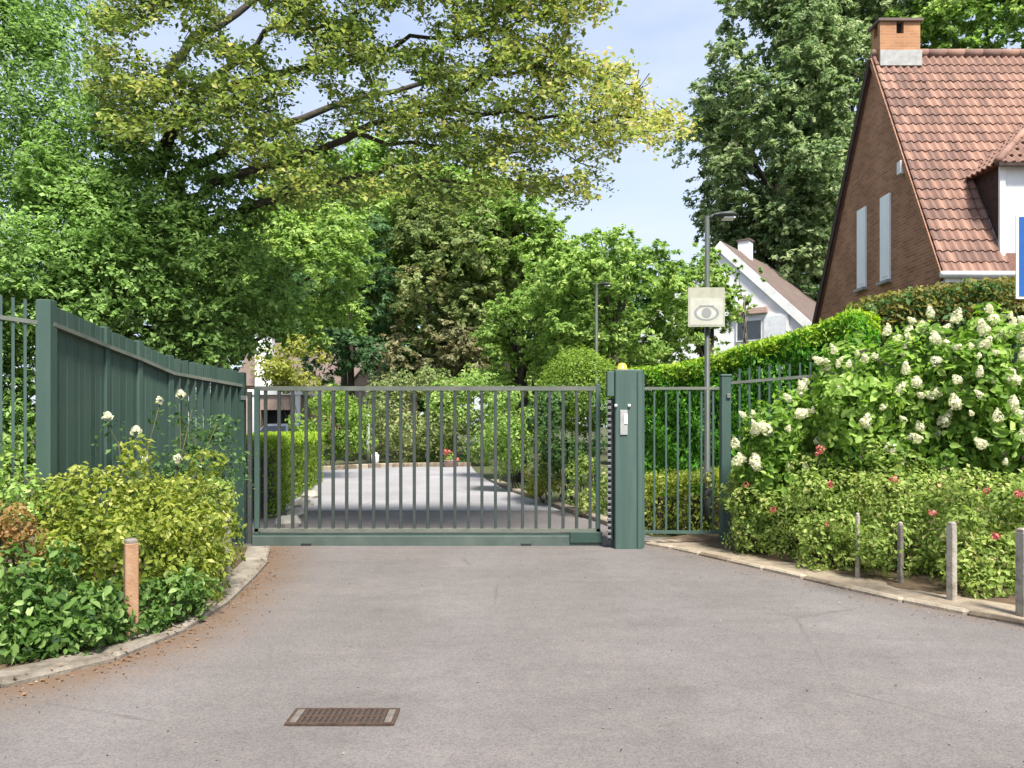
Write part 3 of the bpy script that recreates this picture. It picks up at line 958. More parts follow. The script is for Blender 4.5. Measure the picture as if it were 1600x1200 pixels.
MB().box((gX(1134), GY - 0.13, gZ(619)), (0.05, 0.025, 0.05), 0, 0.004).build('hinge_block', M['steel'], pp)
fence('garden_fence', 'green bar fence running behind the white hydrangeas', [(gX(1131) + 0.06, GY - 0.06, 2.03), (4.0, 9.0, 2.12), (5.5, 8.4, 2.28), (7.0, 7.8, 2.36)], 0.12, 0.022, 0.022, 0.17, 0.05, M['green'], 'steel fences', draw_posts=(1, 2, 3))


# street lamps and the sign board
def lamp(name, label, base, top, r, side, hs=0.6):
    t = thing(name, label, 'street lamp', base, 'street lamps')
    b = Vector(base)
    MB().tube([b, b + Vector((0, 0, 0.9)), b + Vector((0, 0, 0.92)), b + Vector((0, 0, top))], [r * 1.5, r * 1.45, r, r * 0.8], 12).build('pole', M['lamp_grey'], t, True)
    tp = b + Vector((0, 0, top - 0.04))
    MB().tube([tp, tp + Vector((side * 0.14 * hs, 0, 0.05)), tp + Vector((side * 0.26 * hs, 0, 0.06))], [r * 0.7, r * 0.6, r * 0.55], 8).build('arm', M['lamp_grey'], t, True)
    h = MB()
    c = tp + Vector((side * 0.38 * hs, 0, 0.055)); hk = 0.62
    for k, (dx, w, hh) in enumerate(((-0.24, 0.05, 0.03), (-0.12, 0.10, 0.06), (0.06, 0.13, 0.075), (0.2, 0.12, 0.06), (0.27, 0.06, 0.03))):
        for j in range(10):
            an = 2 * math.pi * j / 10
            h.V.append((c.x + side * dx * hs, c.y + w * math.cos(an), c.z + hk * hh * math.sin(an)))
    for k in range(4):
        for j in range(10):
            j2 = (j + 1) % 10
            h.F.append((k * 10 + j, k * 10 + j2, (k + 1) * 10 + j2, (k + 1) * 10 + j))
    h.F += [tuple(range(10)), tuple(49 - j for j in range(10))]
    hd = h.build('lamp_head', M['lamp_grey'], t, True)
    MB().box((c.x + side * 0.06, c.y, c.z - 0.045), (0.26 * hs, 0.17, 0.02), 0, 0.006).build('lens', M['glass_pale'], hd)
    return t


lp = px(1105, 338, 10.5)
lamp('street_lamp', 'slim grey street lamp whose pole carries the cream sign board', (lp.x, lp.y, 0), lp.z, 0.042, 1)
lq = px(932, 445, 17)
lamp('street_lamp', 'distant slim street lamp above the round clipped shrub', (lq.x, lq.y, 0), lq.z, 0.042, 1, 0.45)

sb = px(1103.5, 480, 10.40)
sg = thing('sign_board', 'square cream notice board with grey oval emblem on the lamp pole', 'sign', (sb.x, sb.y, sb.z - 0.27))
MB().box((sb.x, sb.y, sb.z), (0.50, 0.02, 0.53), 0, 0.003).build('board', M['cream'], sg)
MB().box((sb.x, sb.y - 0.0115, sb.z - 0.06), (0.44, 0.003, 0.36)).build('pale_field', M['cream_inner'], sg)


def disc(c, rx, rz, y, n=28, r_in=0.0):
    V, F = [], []
    for k in range(n):
        an = 2 * math.pi * k / n
        V.append((c[0] + rx * math.cos(an), y, c[1] + rz * math.sin(an)))
    if r_in:
        for k in range(n):
            an = 2 * math.pi * k / n
            V.append((c[0] + rx * r_in * math.cos(an), y, c[1] + rz * r_in * math.sin(an)))
        F = [(k, (k + 1) % n, n + (k + 1) % n, n + k) for k in range(n)]
    else:
        F = [tuple(range(n))]
    return V, F


V, F = disc((sb.x, sb.z - 0.08), 0.17, 0.105, sb.y - 0.0145, r_in=0.80)
add('oval_emblem', V, F, M['grey_print'], sg)
V, F = disc((sb.x, sb.z - 0.08), 0.065, 0.07, sb.y - 0.0148)
add('emblem_centre', V, F, M['grey_print'], sg)
MB().box((sb.x, sb.y - 0.0145, sb.z + 0.015), (0.20, 0.002, 0.02)).build('emblem_bar', M['grey_print'], sg)
for s_ in (-1, 1):
    V, F = disc((sb.x + s_ * 0.10, sb.z - 0.08), 0.022, 0.022, sb.y - 0.0150, 12)
    add('emblem_dot', V, F, M['white'], sg)
MB().box((sb.x, sb.y + 0.035, sb.z + 0.12), (0.12, 0.05, 0.03)).build('clamp', M['steel'], sg)
MB().box((sb.x, sb.y + 0.035, sb.z - 0.14), (0.12, 0.05, 0.03)).build('clamp', M['steel'], sg)

# blue street sign cut by the right edge
bs = px(1587, 335, 5.5)
bz1, bz0 = bs.z, px(1587, 467, 5.5).z
bsg = thing('blue_sign', 'blue sign with white border at the right edge of the view', 'sign', (bs.x + 0.3, 5.55, 0))
MB().box((bs.x + 0.3, 5.5, (bz0 + bz1) / 2), (0.60, 0.015, bz1 - bz0), 0, 0.003).build('plate', M['white'], bsg)
MB().box((bs.x + 0.3, 5.4905, (bz0 + bz1) / 2), (0.56, 0.006, bz1 - bz0 - 0.04)).build('blue_field', M['blue'], bsg)
MB().tube([(bs.x + 0.3, 5.54, 0), (bs.x + 0.3, 5.54, bz1 + 0.03)], 0.03, 12).build('post', M['lamp_head'], bsg, True)

# drain grate in the asphalt
dc = gx(537, 1122)
dg = thing('drain_grate', 'rusty cast iron drain grate set in the asphalt', 'drain', (dc.x, dc.y, 0))
MB().box((dc.x, dc.y, 0.003), (0.48, 0.20, 0.005)).build('pit', M['dark_in'], dg)
for sgn in (-1, 1):
    MB().box((dc.x, dc.y + sgn * 0.098, 0.007), (0.51, 0.02, 0.012)).build('frame_bar', M['iron'], dg)
    MB().box((dc.x + sgn * 0.238, dc.y, 0.007), (0.035, 0.174, 0.012)).build('frame_bar', M['drain_edge'], dg)
    MB().box((dc.x + sgn * 0.265, dc.y, 0.0065), (0.018, 0.21, 0.011)).build('frame_end', M['iron'], dg)
sl = None
for i in range(15):
    x = dc.x - 0.205 + i * 0.41 / 14
    if sl is None:
        q = MB().box((x, dc.y, 0.007), (0.017, 0.172, 0.011)).build('slat', M['iron'], dg); sl = q.data
    else:
        inst('slat', sl, (x, dc.y, 0.0015), dg)
MB().box((dc.x, dc.y, 0.0075), (0.43, 0.02, 0.0105)).build('cross_bar', M['iron'], dg)

# short marker posts along the planting
for (x, yb, yt, w, mt, lab) in (
        (1340, 908, 800, 0.035, 'post_grey', 'thin weathered stake by the rose shrubs, farthest along the right kerb'),
        (1407, 918, 814, 0.042, 'wood', 'grey timber stake second nearest the green fence on the right verge'),
        (1487, 943, 814, 0.062, 'post_grey', 'pale peeling stake standing clear of the rose shrubs on the verge'),
        (1600, 968, 824, 0.085, 'post_grey', 'broad pale stake cut by the right edge of the view'),
        (205, 1000, 840, 0.085, 'wood_new', 'orange-brown timber stake among the yellow-green shrubs'),
        (354, 915, 796, 0.07, 'post_grey', 'grey stake half sunk in the shrubs near the gate')
        ):
    g = gx(x, yb)
    h = EYE + (HOR - yt) / FPX * g.y
    o = thing('marker_stake', lab, 'stake', (g.x, g.y, 0), 'short stakes along the planting')
    tw = rng.normal() * 0.25 + 0.35
    MB().box((g.x, g.y, h / 2 - 0.02), (w, w, h - 0.03), tw, 0.006).build('shaft', M[mt], o)
    MB().box((g.x, g.y, h - 0.02), (w * 0.94, w * 0.94, 0.028), tw, 0.01).build('weathered_top', M['post_grey'] if mt != 'wood_new' else M['wood'], o)

# ================================================================== BRICK HOUSE
HX, HXE = 8.0, 17.0
HF, HB, HR = 14.2, 20.2, 17.0
ZE, ZR = 4.34, 9.72
bh = thing('brick_house', 'brown brick house with steep orange tiled roof, dormer and chimney', 'house', (HX, HF, 0))
mb = MB()
mb.poly([(HX, HF + 0.15, 0), (HX, HB - 0.15, 0), (HX, HB - 0.15, ZE - 0.15), (HX, HR, ZR - 0.22), (HX, HF + 0.15, ZE - 0.1)], (HXE - HX, 0, 0))
mb.build('wall', M['brick'], bh)
rf = MB()
sl_f = Vector((0, HF - HR, ZE - ZR)).normalized()
rf.poly([(HX - 0.06, HR, ZR - 0.02), (HX - 0.06, HF, ZE - 0.02), (HX - 0.06, HF + 0.06, ZE - 0.16), (HX - 0.06, HR, ZR - 0.24), (HX - 0.06, HB - 0.06, ZE - 0.36), (HX - 0.06, HB, ZE - 0.22)], (HXE - HX + 0.12, 0, 0))
roof = rf.build('roof', M['tile_under'], bh)
# verge boards
MB().bar((HX - 0.085, HR, ZR - 0.12), (HX - 0.085, HB + 0.02, ZE - 0.30), 0.04, 0.16, up=(0, 0, 1)).build('verge_board', M['dark_wood'], bh)
MB().bar((HX - 0.075, HR, ZR - 0.13), (HX - 0.075, HF - 0.02, ZE - 0.12), 0.02, 0.10, up=(0, 0, 1)).build('verge_board', M['brick'], bh)

# pantile piece
TW, TE = 0.160, 0.26


def tile_mesh():
    V, F = [], []
    nxs = 6
    for (yy, zz) in ((0.0, 0.035), (TE + 0.05, 0.008)):
        for i in range(nxs):
            u = i / (nxs - 1)
            V.append(((u - 0.5) * TW, yy, zz + 0.026 * math.sin(u * 2 * math.pi) + 0.008 * u))
    for i in range(nxs):
        u = i / (nxs - 1)
        V.append(((u - 0.5) * TW, 0.0, 0.005 + 0.026 * math.sin(u * 2 * math.pi)))
    for i in range(nxs - 1):
        F.append((i, i + 1, nxs + i + 1, nxs + i))
        F.append((2 * nxs + i, 2 * nxs + i + 1, i + 1, i))
    me = bpy.data.meshes.new('roof_tile')
    me.from_pydata(V, [], F)
    me.materials.append(M['tile'])
    me.update()
    return me


TM = tile_mesh()
DX0, DZ_E, DYF = 9.18, 6.40, 14.42           # dormer: left cheek, eaves height, front wall
DX1 = 12.2
DRZ = 7.75
sv = Vector((0, HR - HF, ZR - ZE)); sl_len = sv.length; sv.normalize()
ang_f = math.atan2(ZR - ZE, HR - HF)
rows = int(sl_len / TE)
rest_V, rest_F = [], []
tv = np.array([v.co[:] for v in TM.vertices]); tf = [tuple(p.vertices) for p in TM.polygons]
n_t = 0


def put_tile(parent, p, rot, as_obj):
    global n_t
    if as_obj:
        inst('roof_tile', TM, p, parent, rot=(rot[0] + rng.normal() * 0.012, rng.normal() * 0.012, rot[2] + rng.normal() * 0.008))
        n_t += 1
    else:
        mt = Euler(rot).to_matrix()
        b = len(rest_V)
        for v in tv: rest_V.append(tuple(p + mt @ Vector(v)))
        for f in tf: rest_F.append(tuple(b + i for i in f))


tiles_xmax = 0
for r in range(rows):
    base = Vector((0, HF, ZE)) + sv * (r * TE - 0.04)
    for c in range(int((HXE - HX) / TW) + 1):
        x = HX - 0.04 + (c + 0.5) * TW
        p = Vector((x, base.y, base.z))
        if DX0 - 0.02 < x < DX1 + 0.02 and p.z + 0.1 < DZ_E + 0.05: continue
        vx = 800 + FPX * x / p.y
        put_tile(roof, p, (ang_f, 0, 0), vx < 1612 and n_t < 285)
# dormer
dm = MB()
yb_ = HF + (DZ_E - ZE) / (ZR - ZE) * (HR - HF)
wl_ = MB()
wl_.poly([(DX0 + 0.03, DYF, ZE - 0.05), (DX1 - 0.03, DYF, ZE - 0.05), (DX1 - 0.03, DYF, DZ_E), (DX0 + 0.03, DYF, DZ_E)], (0, 0.12, 0))
dorm = wl_.build('dormer', M['white_wall'], bh)
for xx in (DX0, DX1 - 0.03):
    MB().poly([(xx, DYF + 0.004, HF and (ZE + (DYF - HF) * 1.92)), (xx, yb_ + 0.05, DZ_E), (xx, DYF + 0.004, DZ_E)], (0.03, 0, 0)).build('cheek', M['dark_wood'], dorm)
MB().bar((DX0 - 0.03, DYF, ZE + (DYF - HF) * 1.92 + 0.06), (DX0 - 0.03, yb_, DZ_E - 0.04), 0.05, 0.03, up=(1, 0, 0)).build('flashing', M['lead'], dorm)
MB().box((DX0 + 0.0, DYF - 0.03, (ZE + DZ_E) / 2 + 0.1), (0.10, 0.05, DZ_E - ZE - 0.2)).build('corner_board', M['white'], dorm)
MB().box((10.7, DYF - 0.015, 5.45), (1.3, 0.03, 1.3)).build('window', M['white'], dorm)
MB().box((10.38, DYF - 0.035, 5.45), (0.52, 0.012, 1.16)).build('pane', M['glass'], dorm)
MB().box((11.02, DYF - 0.035, 5.45), (0.52, 0.012, 1.16)).build('pane', M['glass'], dorm)
# hipped dormer roof
ov = 0.16
xa, xb, yf, ze = DX0 - ov, DX1 + ov, DYF - ov, DZ_E - 0.02
xm = (xa + xb) / 2
run = xm - xa
hipz = DRZ
yr0 = yf + run * 0.8
ybk = HF + (hipz - ZE) / (ZR - ZE) * (HR - HF) + 0.05
yeb = HF + (ze - ZE) / (ZR - ZE) * (HR - HF) + 0.05
dV = [(xa, yf, ze), (xb, yf, ze), (xm, yr0, hipz), (xm, max(ybk, yr0 + 0.02), hipz), (xa, yeb, ze), (xb, yeb, ze)]
dF = [(0, 1, 2), (0, 2, 3, 4), (1, 5, 3, 2), (0, 4, 5, 1)]
add('dormer_roof', dV, dF, M['tile_under'], dorm)
MB().box(((xa + xb) / 2, yf - 0.02, ze - 0.03), (xb - xa, 0.05, 0.07)).build('fascia', M['dark_wood'], dorm)


def tile_face(parent, e0, e1, apexes, as_obj):
    """courses of tiles on a roof face with eaves e0-e1 and the upper edge given by apexes"""
    e0, e1 = Vector(e0), Vector(e1)
    ex = (e1 - e0).normalized()
    up = None
    a0, a1 = Vector(apexes[0]), Vector(apexes[-1])
    h0 = (a0 - e0).dot(ex)
    rise = (a0 - e0) - ex * h0
    H = rise.length; rv = rise / H
    w0, w1 = (a0 - e0).dot(ex), (a1 - e0).dot(ex)
    W_ = (e1 - e0).length
    nrm = ex.cross(rv)
    rot = Matrix((ex, rv, nrm)).transposed().to_euler()
    for r in range(int(H / TE)):
        f = (r + 0.3) * TE / H
        l0, l1 = w0 * f, W_ + (w1 - W_) * f
        k = int((l1 - l0) / TW)
        for c in range(k):
            p = e0 + ex * (l0 + (c + 0.5) * TW) + rv * (r * TE - 0.03) + nrm * 0.005
            put_tile(parent, p, rot, as_obj)


tile_face(roof, (xa, yf, ze), (xb, yf, ze), [(xm, yr0, hipz)], False)
tile_face(roof, (xa, yeb, ze), (xa, yf, ze), [(xm, max(ybk, yr0 + 0.02), hipz), (xm, yr0, hipz)], False)
ob = add('outer_tiles', rest_V, rest_F, M['tile'], roof)
ob['kind'] = 'stuff'
mb = MB()
for k in range(3):
    a = Vector((xa, yf, ze)).lerp(Vector((xm, yr0, hipz)), k / 3); b = Vector((xa, yf, ze)).lerp(Vector((xm, yr0, hipz)), (k + 0.97) / 3)
    MB().tube([a + Vector((0, 0, 0.03)), b + Vector((0, 0, 0.045))], [0.075, 0.065], 8).build('hip_tile', M['tile'], roof, True)
rt = None
for k in range(22):
    x = HX - 0.02 + k * 0.40
    if rt is None:
        q = MB().tube([(x, HR, ZR - 0.005), (x + 0.42, HR, ZR + 0.012)], [0.11, 0.10], 10).build('ridge_tile', M['tile'], roof, True); rt = q.data
        rz_ = WL[q.name].copy()
    else:
        inst('ridge_tile', rt, (rz_.x + k * 0.40, rz_.y, rz_.z), roof)
# gutter, downpipe, windows, chimney
MB().tube([(HX - 0.1, HF - 0.07, ZE - 0.06), (HXE, HF - 0.07, ZE - 0.07)], 0.065, 10).build('gutter', M['white'], bh, True)
MB().box(((HX + HXE) / 2, HF + 0.06, ZE - 0.14), (HXE - HX, 0.14, 0.10)).build('soffit', M['white'], bh)
MB().tube([(8.32, HF + 0.0, ZE - 0.1), (8.32, HF + 0.10, ZE - 0.3), (8.32, HF + 0.10, 0.1)], 0.045, 10).build('downpipe', M['white'], bh, True)
for yc, z0, z1 in ((17.53, 4.64, 6.45), (16.42, 4.60, 6.42)):
    w = MB().box((HX - 0.012, yc, (z0 + z1) / 2), (0.05, 0.42, z1 - z0)).build('window', M['shutter'], bh)
    MB().box((HX - 0.042, yc, (z0 + z1) / 2), (0.012, 0.27, z1 - z0 - 0.16)).build('shutter_leaf', M['shutter'], w)
    MB().box((HX - 0.05, yc, z0 - 0.04), (0.12, 0.50, 0.06)).build('sill', M['lead'], w)
fl = px(1412, 262, 15.66)
MB().box((HX - 0.06, 15.66, fl.z), (0.12, 0.16, 0.26), 0, 0.01).build('wall_lamp', M['white'], bh)
cz0, cz1 = ZR - 0.40, ZR + 0.62
ch = MB()
cx0, cx1, cy0, cy1 = HX + 0.05, HX + 0.93, 16.80, 17.20
ch.span(cx0, cx1, cy0, cy1, cz0, cz1 - 0.26)
for (a, b) in ((cx0, cx0 + 0.36), (cx1 - 0.36, cx1)):
    ch.span(a, b, cy0, cy0 + 0.11, cz1 - 0.26, cz1)
    ch.span(a, b, cy1 - 0.11, cy1, cz1 - 0.26, cz1)
cho = ch.build('chimney', M['brick_orange'], bh)
MB().span(cx0 + 0.1, cx1 - 0.1, cy0 + 0.12, cy1 - 0.12, cz1 - 0.26, cz1 - 0.01).build('flue', M['dark_in'], cho)
MB().span(cx0 - 0.05, cx1 + 0.05, cy0 - 0.05, cy1 + 0.05, cz1 + 0.001, cz1 + 0.06).build('chimney_cap', M['slate'], cho)
MB().span(cx0 - 0.015, cx1 + 0.015, cy0 - 0.05, cy0 - 0.002, ZR - 0.36, ZR - 0.02).build('flashing', M['lead'], cho)

# ================================================================== WHITE HOUSE
wh = thing('white_house', 'white gabled house with brown roof behind the clipped hedge', 'house', (7.4, 27.0, 0))
ax = Vector((3.8, 5.2, 0)).normalized(); gn = Vector((ax.y, -ax.x, 0))       # ridge direction; gable direction to the right
ap = Vector((7.35, 27.0, 0)); LEN = 7.2; HWD = 4.4; AZ = 7.85; EZ = 3.45
pts = [ap - gn * HWD, ap + gn * HWD, ap + gn * HWD + Vector((0, 0, EZ)), ap + Vector((0, 0, AZ)), ap - gn * HWD + Vector((0, 0, EZ))]
MB().poly(pts, ax * LEN).build('wall', M['white_wall'], wh)
for s_ in (-1, 1):
    e = ap + gn * s_ * (HWD + 0.25) + Vector((0, 0, EZ - 0.10)); a_ = ap + Vector((0, 0, AZ + 0.14))
    dn = Vector((0, 0, -0.12))
    MB().poly([e - ax * 0.05, a_ - ax * 0.05, a_ + dn - ax * 0.05, e + dn - ax * 0.05], ax * (LEN + 0.1)).build('roof', M['slate'], wh)
    MB().poly([e - ax * 0.10 + Vector((0, 0, -0.02)), a_ - ax * 0.10 + Vector((0, 0, -0.02)), a_ - ax * 0.10 + Vector((0, 0, -0.42)), e - ax * 0.10 + Vector((0, 0, -0.42))], ax * 0.045).build('verge_board', M['white'], wh)


def on_gable(u, z, o=0.0):
    return ap + gn * u - ax * o + Vector((0, 0, z))


ga = math.atan2(gn.y, gn.x)
for (u, z, w, h, mt) in ((1.02, 4.78, 0.80, 0.62, 'glass'), (1.90, 4.82, 0.75, 0.75, 'glass_pale')):
    c = on_gable(u, z, 0.02)
    wo = MB().box(c, (w + 0.14, 0.06, h + 0.14), ga).build('window', M['white'], wh)
    c = on_gable(u, z, 0.055)
    MB().box(c, (w, 0.02, h), ga).build('pane', M[mt], wo)
MB().box(on_gable(1.0, 5.42, 0.08), (1.3, 0.16, 0.20), ga).build('lintel', M['brick_pink'], wh)
MB().box(on_gable(0.1, AZ + 0.12, -2.2), (0.42, 0.42, 0.8), ga).build('chimney', M['white_wall'], wh)
MB().box(on_gable(0.1, AZ + 0.55, -2.2), (0.5, 0.5, 0.06), ga).build('chimney_cap', M['slate'], wh)

# ================================================================== GARAGE HOUSE AND CAR FAR LEFT
gh = thing('garage_house', 'pink brick house with white chimney and open garage beyond the gate', 'house', (-13.8, 45, 0))
gl, gr, gy0 = -15.3, -12.4, 45.0
w_ = MB()
w_.span(gl, -14.72, gy0, gy0 + 5, 0, 3.3); w_.span(-13.0, gr, gy0, gy0 + 5, 0, 3.3)
w_.span(-14.72, -13.0, gy0, gy0 + 5, 2.42, 3.3); w_.span(-14.72, -13.0, gy0 + 4.8, gy0 + 5, 0, 2.42)
w_.build('garage_wall', M['brick_pink'], gh)
MB().span(gl - 0.15, gr + 0.15, gy0 - 0.15, gy0 + 5.2, 3.303, 3.62).build('white_cornice', M['white'], gh)
MB().span(-14.72, -13.0, gy0 + 0.9, gy0 + 1.0, 0, 2.42).build('garage_dark_sheet', M['dark_in'], gh)  # dark sheet across the open garage, painting its unlit inside
for x in (gl - 0.02, gr - 0.28):
    MB().span(x, x + 0.30, gy0 - 0.06, gy0 - 0.004, 0, 3.3).build('corner_trim', M['white'], gh)
hw = MB()
hw.poly([(-17.8, 50.3, 0), (-9.5, 50.3, 0), (-9.5, 50.3, 4.2), (-17.8, 50.3, 4.2)], (0, 7, 0))
hw.build('wall', M['brick_pink'], gh)
rfm = MB().poly([(-18.2, 49.9, 4.1), (-18.2, 53.8, 7.3), (-18.2, 57.7, 4.1)], (9.1, 0, 0)).build('roof', M['slate'], gh)
cq = px(414, 525, 49)
MB().box((cq.x, 49.0, (cq.z + 3.0) / 2), (1.05, 0.7, cq.z - 3.0)).build('chimney', M['white_wall'], gh)
MB().box((cq.x, 49.0, cq.z + 0.06), (1.2, 0.85, 0.12)).build('chimney_cap', M['lead'], gh)
for xw in (-11.4, -10.3):
    w = MB().box((xw, 50.27, 2.4), (0.8, 0.06, 1.3)).build('window', M['white'], gh)
    MB().box((xw, 50.23, 2.4), (0.62, 0.03, 1.12)).build('pane', M['glass'], w)

g2 = thing('small_brick_house', 'pinkish brick gable half hidden behind the brown-leaved tree', 'house', (-6.3, 42, 0))
q0 = px(580, 556, 42)
MB().poly([(q0.x - 1.6, 42, 0), (q0.x + 1.9, 42, 0), (q0.x + 1.9, 42, 3.3), (q0.x + 0.15, 42, q0.z), (q0.x - 1.6, 42, 3.3)], (0, 5, 0)).build('wall', M['brick_pink'], g2)
for s_, xe in ((-1, q0.x - 1.75), (1, q0.x + 2.05)):
    MB().poly([(xe, 41.9, 3.12), (q0.x + 0.15, 41.9, q0.z + 0.12), (q0.x + 0.15, 41.9, q0.z), (xe, 41.9, 3.0)], (0, 5.3, 0)).build('roof', M['slate'], g2)
w = MB().box((q0.x + 0.15, 41.97, 3.0), (0.9, 0.05, 1.0)).build('window', M['white'], g2)
MB().box((q0.x + 0.15, 41.94, 3.0), (0.72, 0.03, 0.82)).build('pane', M['glass'], w)


def car(label, cx, cy):
    """hatchback seen from the front; its nose points to the camera"""
    t = thing('parked_car', label, 'car', (cx, cy, 0))
    prof = [(-2.0, 0.28), (-2.05, 0.55), (-1.95, 0.80), (-1.05, 0.98), (-0.35, 1.50), (0.2, 1.60), (1.2, 1.56), (1.85, 1.05), (1.98, 0.8), (1.98, 0.28)]
    secs = [(0.0, 1.0), (0.62, 1.0), (0.80, 0.985), (0.88, 0.94)]
    mb = MB()
    rings = []
    for w, k in [(-0.88, 0.94), (-0.80, 0.985), (-0.6, 1.0), (0.6, 1.0), (0.80, 0.985), (0.88, 0.94)]:
        ring = []
        for (y, z) in prof:
            ww = w * (1 - 0.22 * max(0, (z - 0.95) / 0.65))
            zz = 0.28 + (z - 0.28) * k
            ring.append(len(mb.V))
            mb.V.append((cx + ww, cy + y * (0.97 if abs(w) > 0.85 else 1), zz))
        rings.append(ring)
    n = len(prof)
    for a, b in zip(rings[:-1], rings[1:]):
        for i in range(n):
            j = (i + 1) % n
            mb.F.append((a[i], a[j], b[j], b[i]))
    mb.F.append(tuple(rings[0])); mb.F.append(tuple(reversed(rings[-1])))
    body = mb.build('body', M['car'], t)
    ws = MB().poly([(cx - 0.72, cy - 1.02, 1.02), (cx + 0.72, cy - 1.02, 1.02), (cx + 0.6, cy - 0.42, 1.46), (cx - 0.6, cy - 0.42, 1.46)], (0, -0.015, 0.02)).build('windscreen', M['glass'], t)
    for s_ in (-1, 1):
        MB().poly([(cx + s_ * 0.875, cy - 0.75, 1.04), (cx + s_ * 0.875, cy + 1.5, 1.04), (cx + s_ * 0.72, cy + 1.1, 1.46), (cx + s_ * 0.72, cy - 0.25, 1.46)], (s_ * 0.02, 0, 0)).build('side_window', M['glass'], t)
        MB().box((cx + s_ * 0.62, cy - 2.03, 0.70), (0.30, 0.08, 0.14), 0, 0.02).build('headlight', M['glass_pale'], t)
        for yy in (-1.3, 1.25):
            wv = MB().tube([(cx + s_ * 0.70, cy + yy, 0.31), (cx + s_ * 0.90, cy + yy, 0.31)], 0.31, 18).build('wheel', M['rubber'], t, True)
            MB().tube([(cx + s_ * 0.89, cy + yy, 0.31), (cx + s_ * 0.915, cy + yy, 0.31)], 0.19, 14).build('rim', M['steel'], wv, True)
        MB().box((cx + s_ * 0.98, cy - 0.62, 1.08), (0.2, 0.1, 0.13), 0, 0.02).build('mirror', M['rubber'], t)
    MB().box((cx, cy - 2.06, 0.62), (0.8, 0.05, 0.13), 0, 0.01).build('grille', M['rubber'], t)
    MB().box((cx, cy - 2.05, 0.36), (1.5, 0.08, 0.14), 0, 0.01).build('bumper', M['rubber'], t)
    MB().box((cx, cy - 2.095, 0.50), (0.5, 0.02, 0.11)).build('number_plate', M['white'], t)
    return t


cc = px(424, 660, 41)
car('pale blue car parked in front of the open garage', cc.x, 42.0)

# bollards by the far lane kerb
b1 = px(586, 700, 27.9); b1.z = 0
bo = thing('bollard', 'short white bollard at the far edge of the lane', 'bollard', (b1.x, b1.y, 0))
MB().tube([b1, b1 + Vector((0, 0, 0.44)), b1 + Vector((0, 0, 0.46))], [0.14, 0.14, 0.11], 12).build('shaft', M['white'], bo, True)
MB().lathe(b1 + Vector((0, 0, 0.46)), [(0.11, 0), (0.09, 0.05), (0.04, 0.075)], 12).build('cap', M['white'], bo, True)
b2 = px(575, 700, 27.6); b2.z = 0
bo2 = thing('signpost', 'slim grey pole beside the white bollard on the lane', 'pole', (b2.x, b2.y, 0))
MB().tube([b2, b2 + Vector((0, 0, 1.9))], [0.07, 0.07], 10).build('shaft', M['lamp_head'], bo2, True)
MB().lathe(b2 + Vector((0, 0, 1.9)), [(0.07, 0), (0.075, 0.03), (0.03, 0.06)], 10).build('cap', M['lamp_grey'], bo2, True)
# pale edging of the lane's far side
fe = [Vector(p) for p in ((-8, 24.9, 0), (-6.5, 25.3, 0), (-5.5, 26.7, 0), (-4.4, 27.7, 0), (-3.0, 28.1, 0), (-1.5, 28.2, 0))]
k = tag(bpy.data.objects.new('lane_kerb', None), kind='structure'); finish(k, None, fe[1])
for a, b in zip(fe[1:-1], fe[2:]):
    for i in range(3):
        p, q = a.lerp(b, i / 3), a.lerp(b, (i + 0.97) / 3)
        d = q - p
        c = (p + q) / 2
        MB().box((c.x, c.y, 0.07), (d.length, 0.35, 0.16), math.atan2(d.y, d.x), 0.02).build('kerb_stone', M['kerb_pale'], k)
re_ = [Vector(p) for p in ((1.45, 11.3, 0), (1.22, 12.3, 0), (0.87, 13.6, 0), (0.46, 15.5, 0), (0.02, 17.2, 0), (-0.58, 20.5, 0))]
k = tag(bpy.data.objects.new('lane_side_kerb', None), kind='structure'); finish(k, None, re_[0])
for a, b in zip(re_[:-1], re_[1:]):
    m_ = max(2, int((b - a).length / 0.8))
    for i in range(m_):
        p, q = a.lerp(b, i / m_), a.lerp(b, (i + 0.97) / m_)
        d = q - p
        c = (p + q) / 2 + Vector((0.10, 0, 0))
        MB().box((c.x, c.y, 0.03 + rng.normal() * 0.004), (d.length, 0.20, 0.10), math.atan2(d.y, d.x) + rng.normal() * 0.01, 0.015).build('kerb_stone', M['kerb_pale'], k)
# pale rocks at the foot of the clipped hedge
for i, (x, y, s) in enumerate(((448, 822, 0.20), (462, 806, 0.17), (474, 792, 0.2), (484, 778, 0.19))):
    g = gx(x, y)
    mb = MB().lathe((g.x, g.y, 0), [(s * 0.9, -0.02), (s, s * 0.3), (s * 0.75, s * 0.65), (s * 0.3, s * 0.8)], 9)
    mb.V = [(v[0] + rng.normal() * s * 0.08, v[1] + rng.normal() * s * 0.08, v[2] + rng.normal() * s * 0.05) for v in mb.V]
    tag(mb.build('edging_rock', M['stone']), ['pale rock nearest the gate beside the lane', 'second pale rock from the gate beside the lane', 'third pale rock from the gate beside the lane', 'farthest of the pale rocks beside the lane'][i], 'rock', 'rocks edging the lane')


# ================================================================== TREES
def B(x, y, d, r, fx=1.0, fy=1.0, fz=1.0):
    """lobe whose centre shows at (x, y), d metres away, r photo pixels in radius"""
    p = px(x, y, d); q = r * d / FPX
    return (p.x, p.y, p.z, q * fx, q * fy, q * fz)


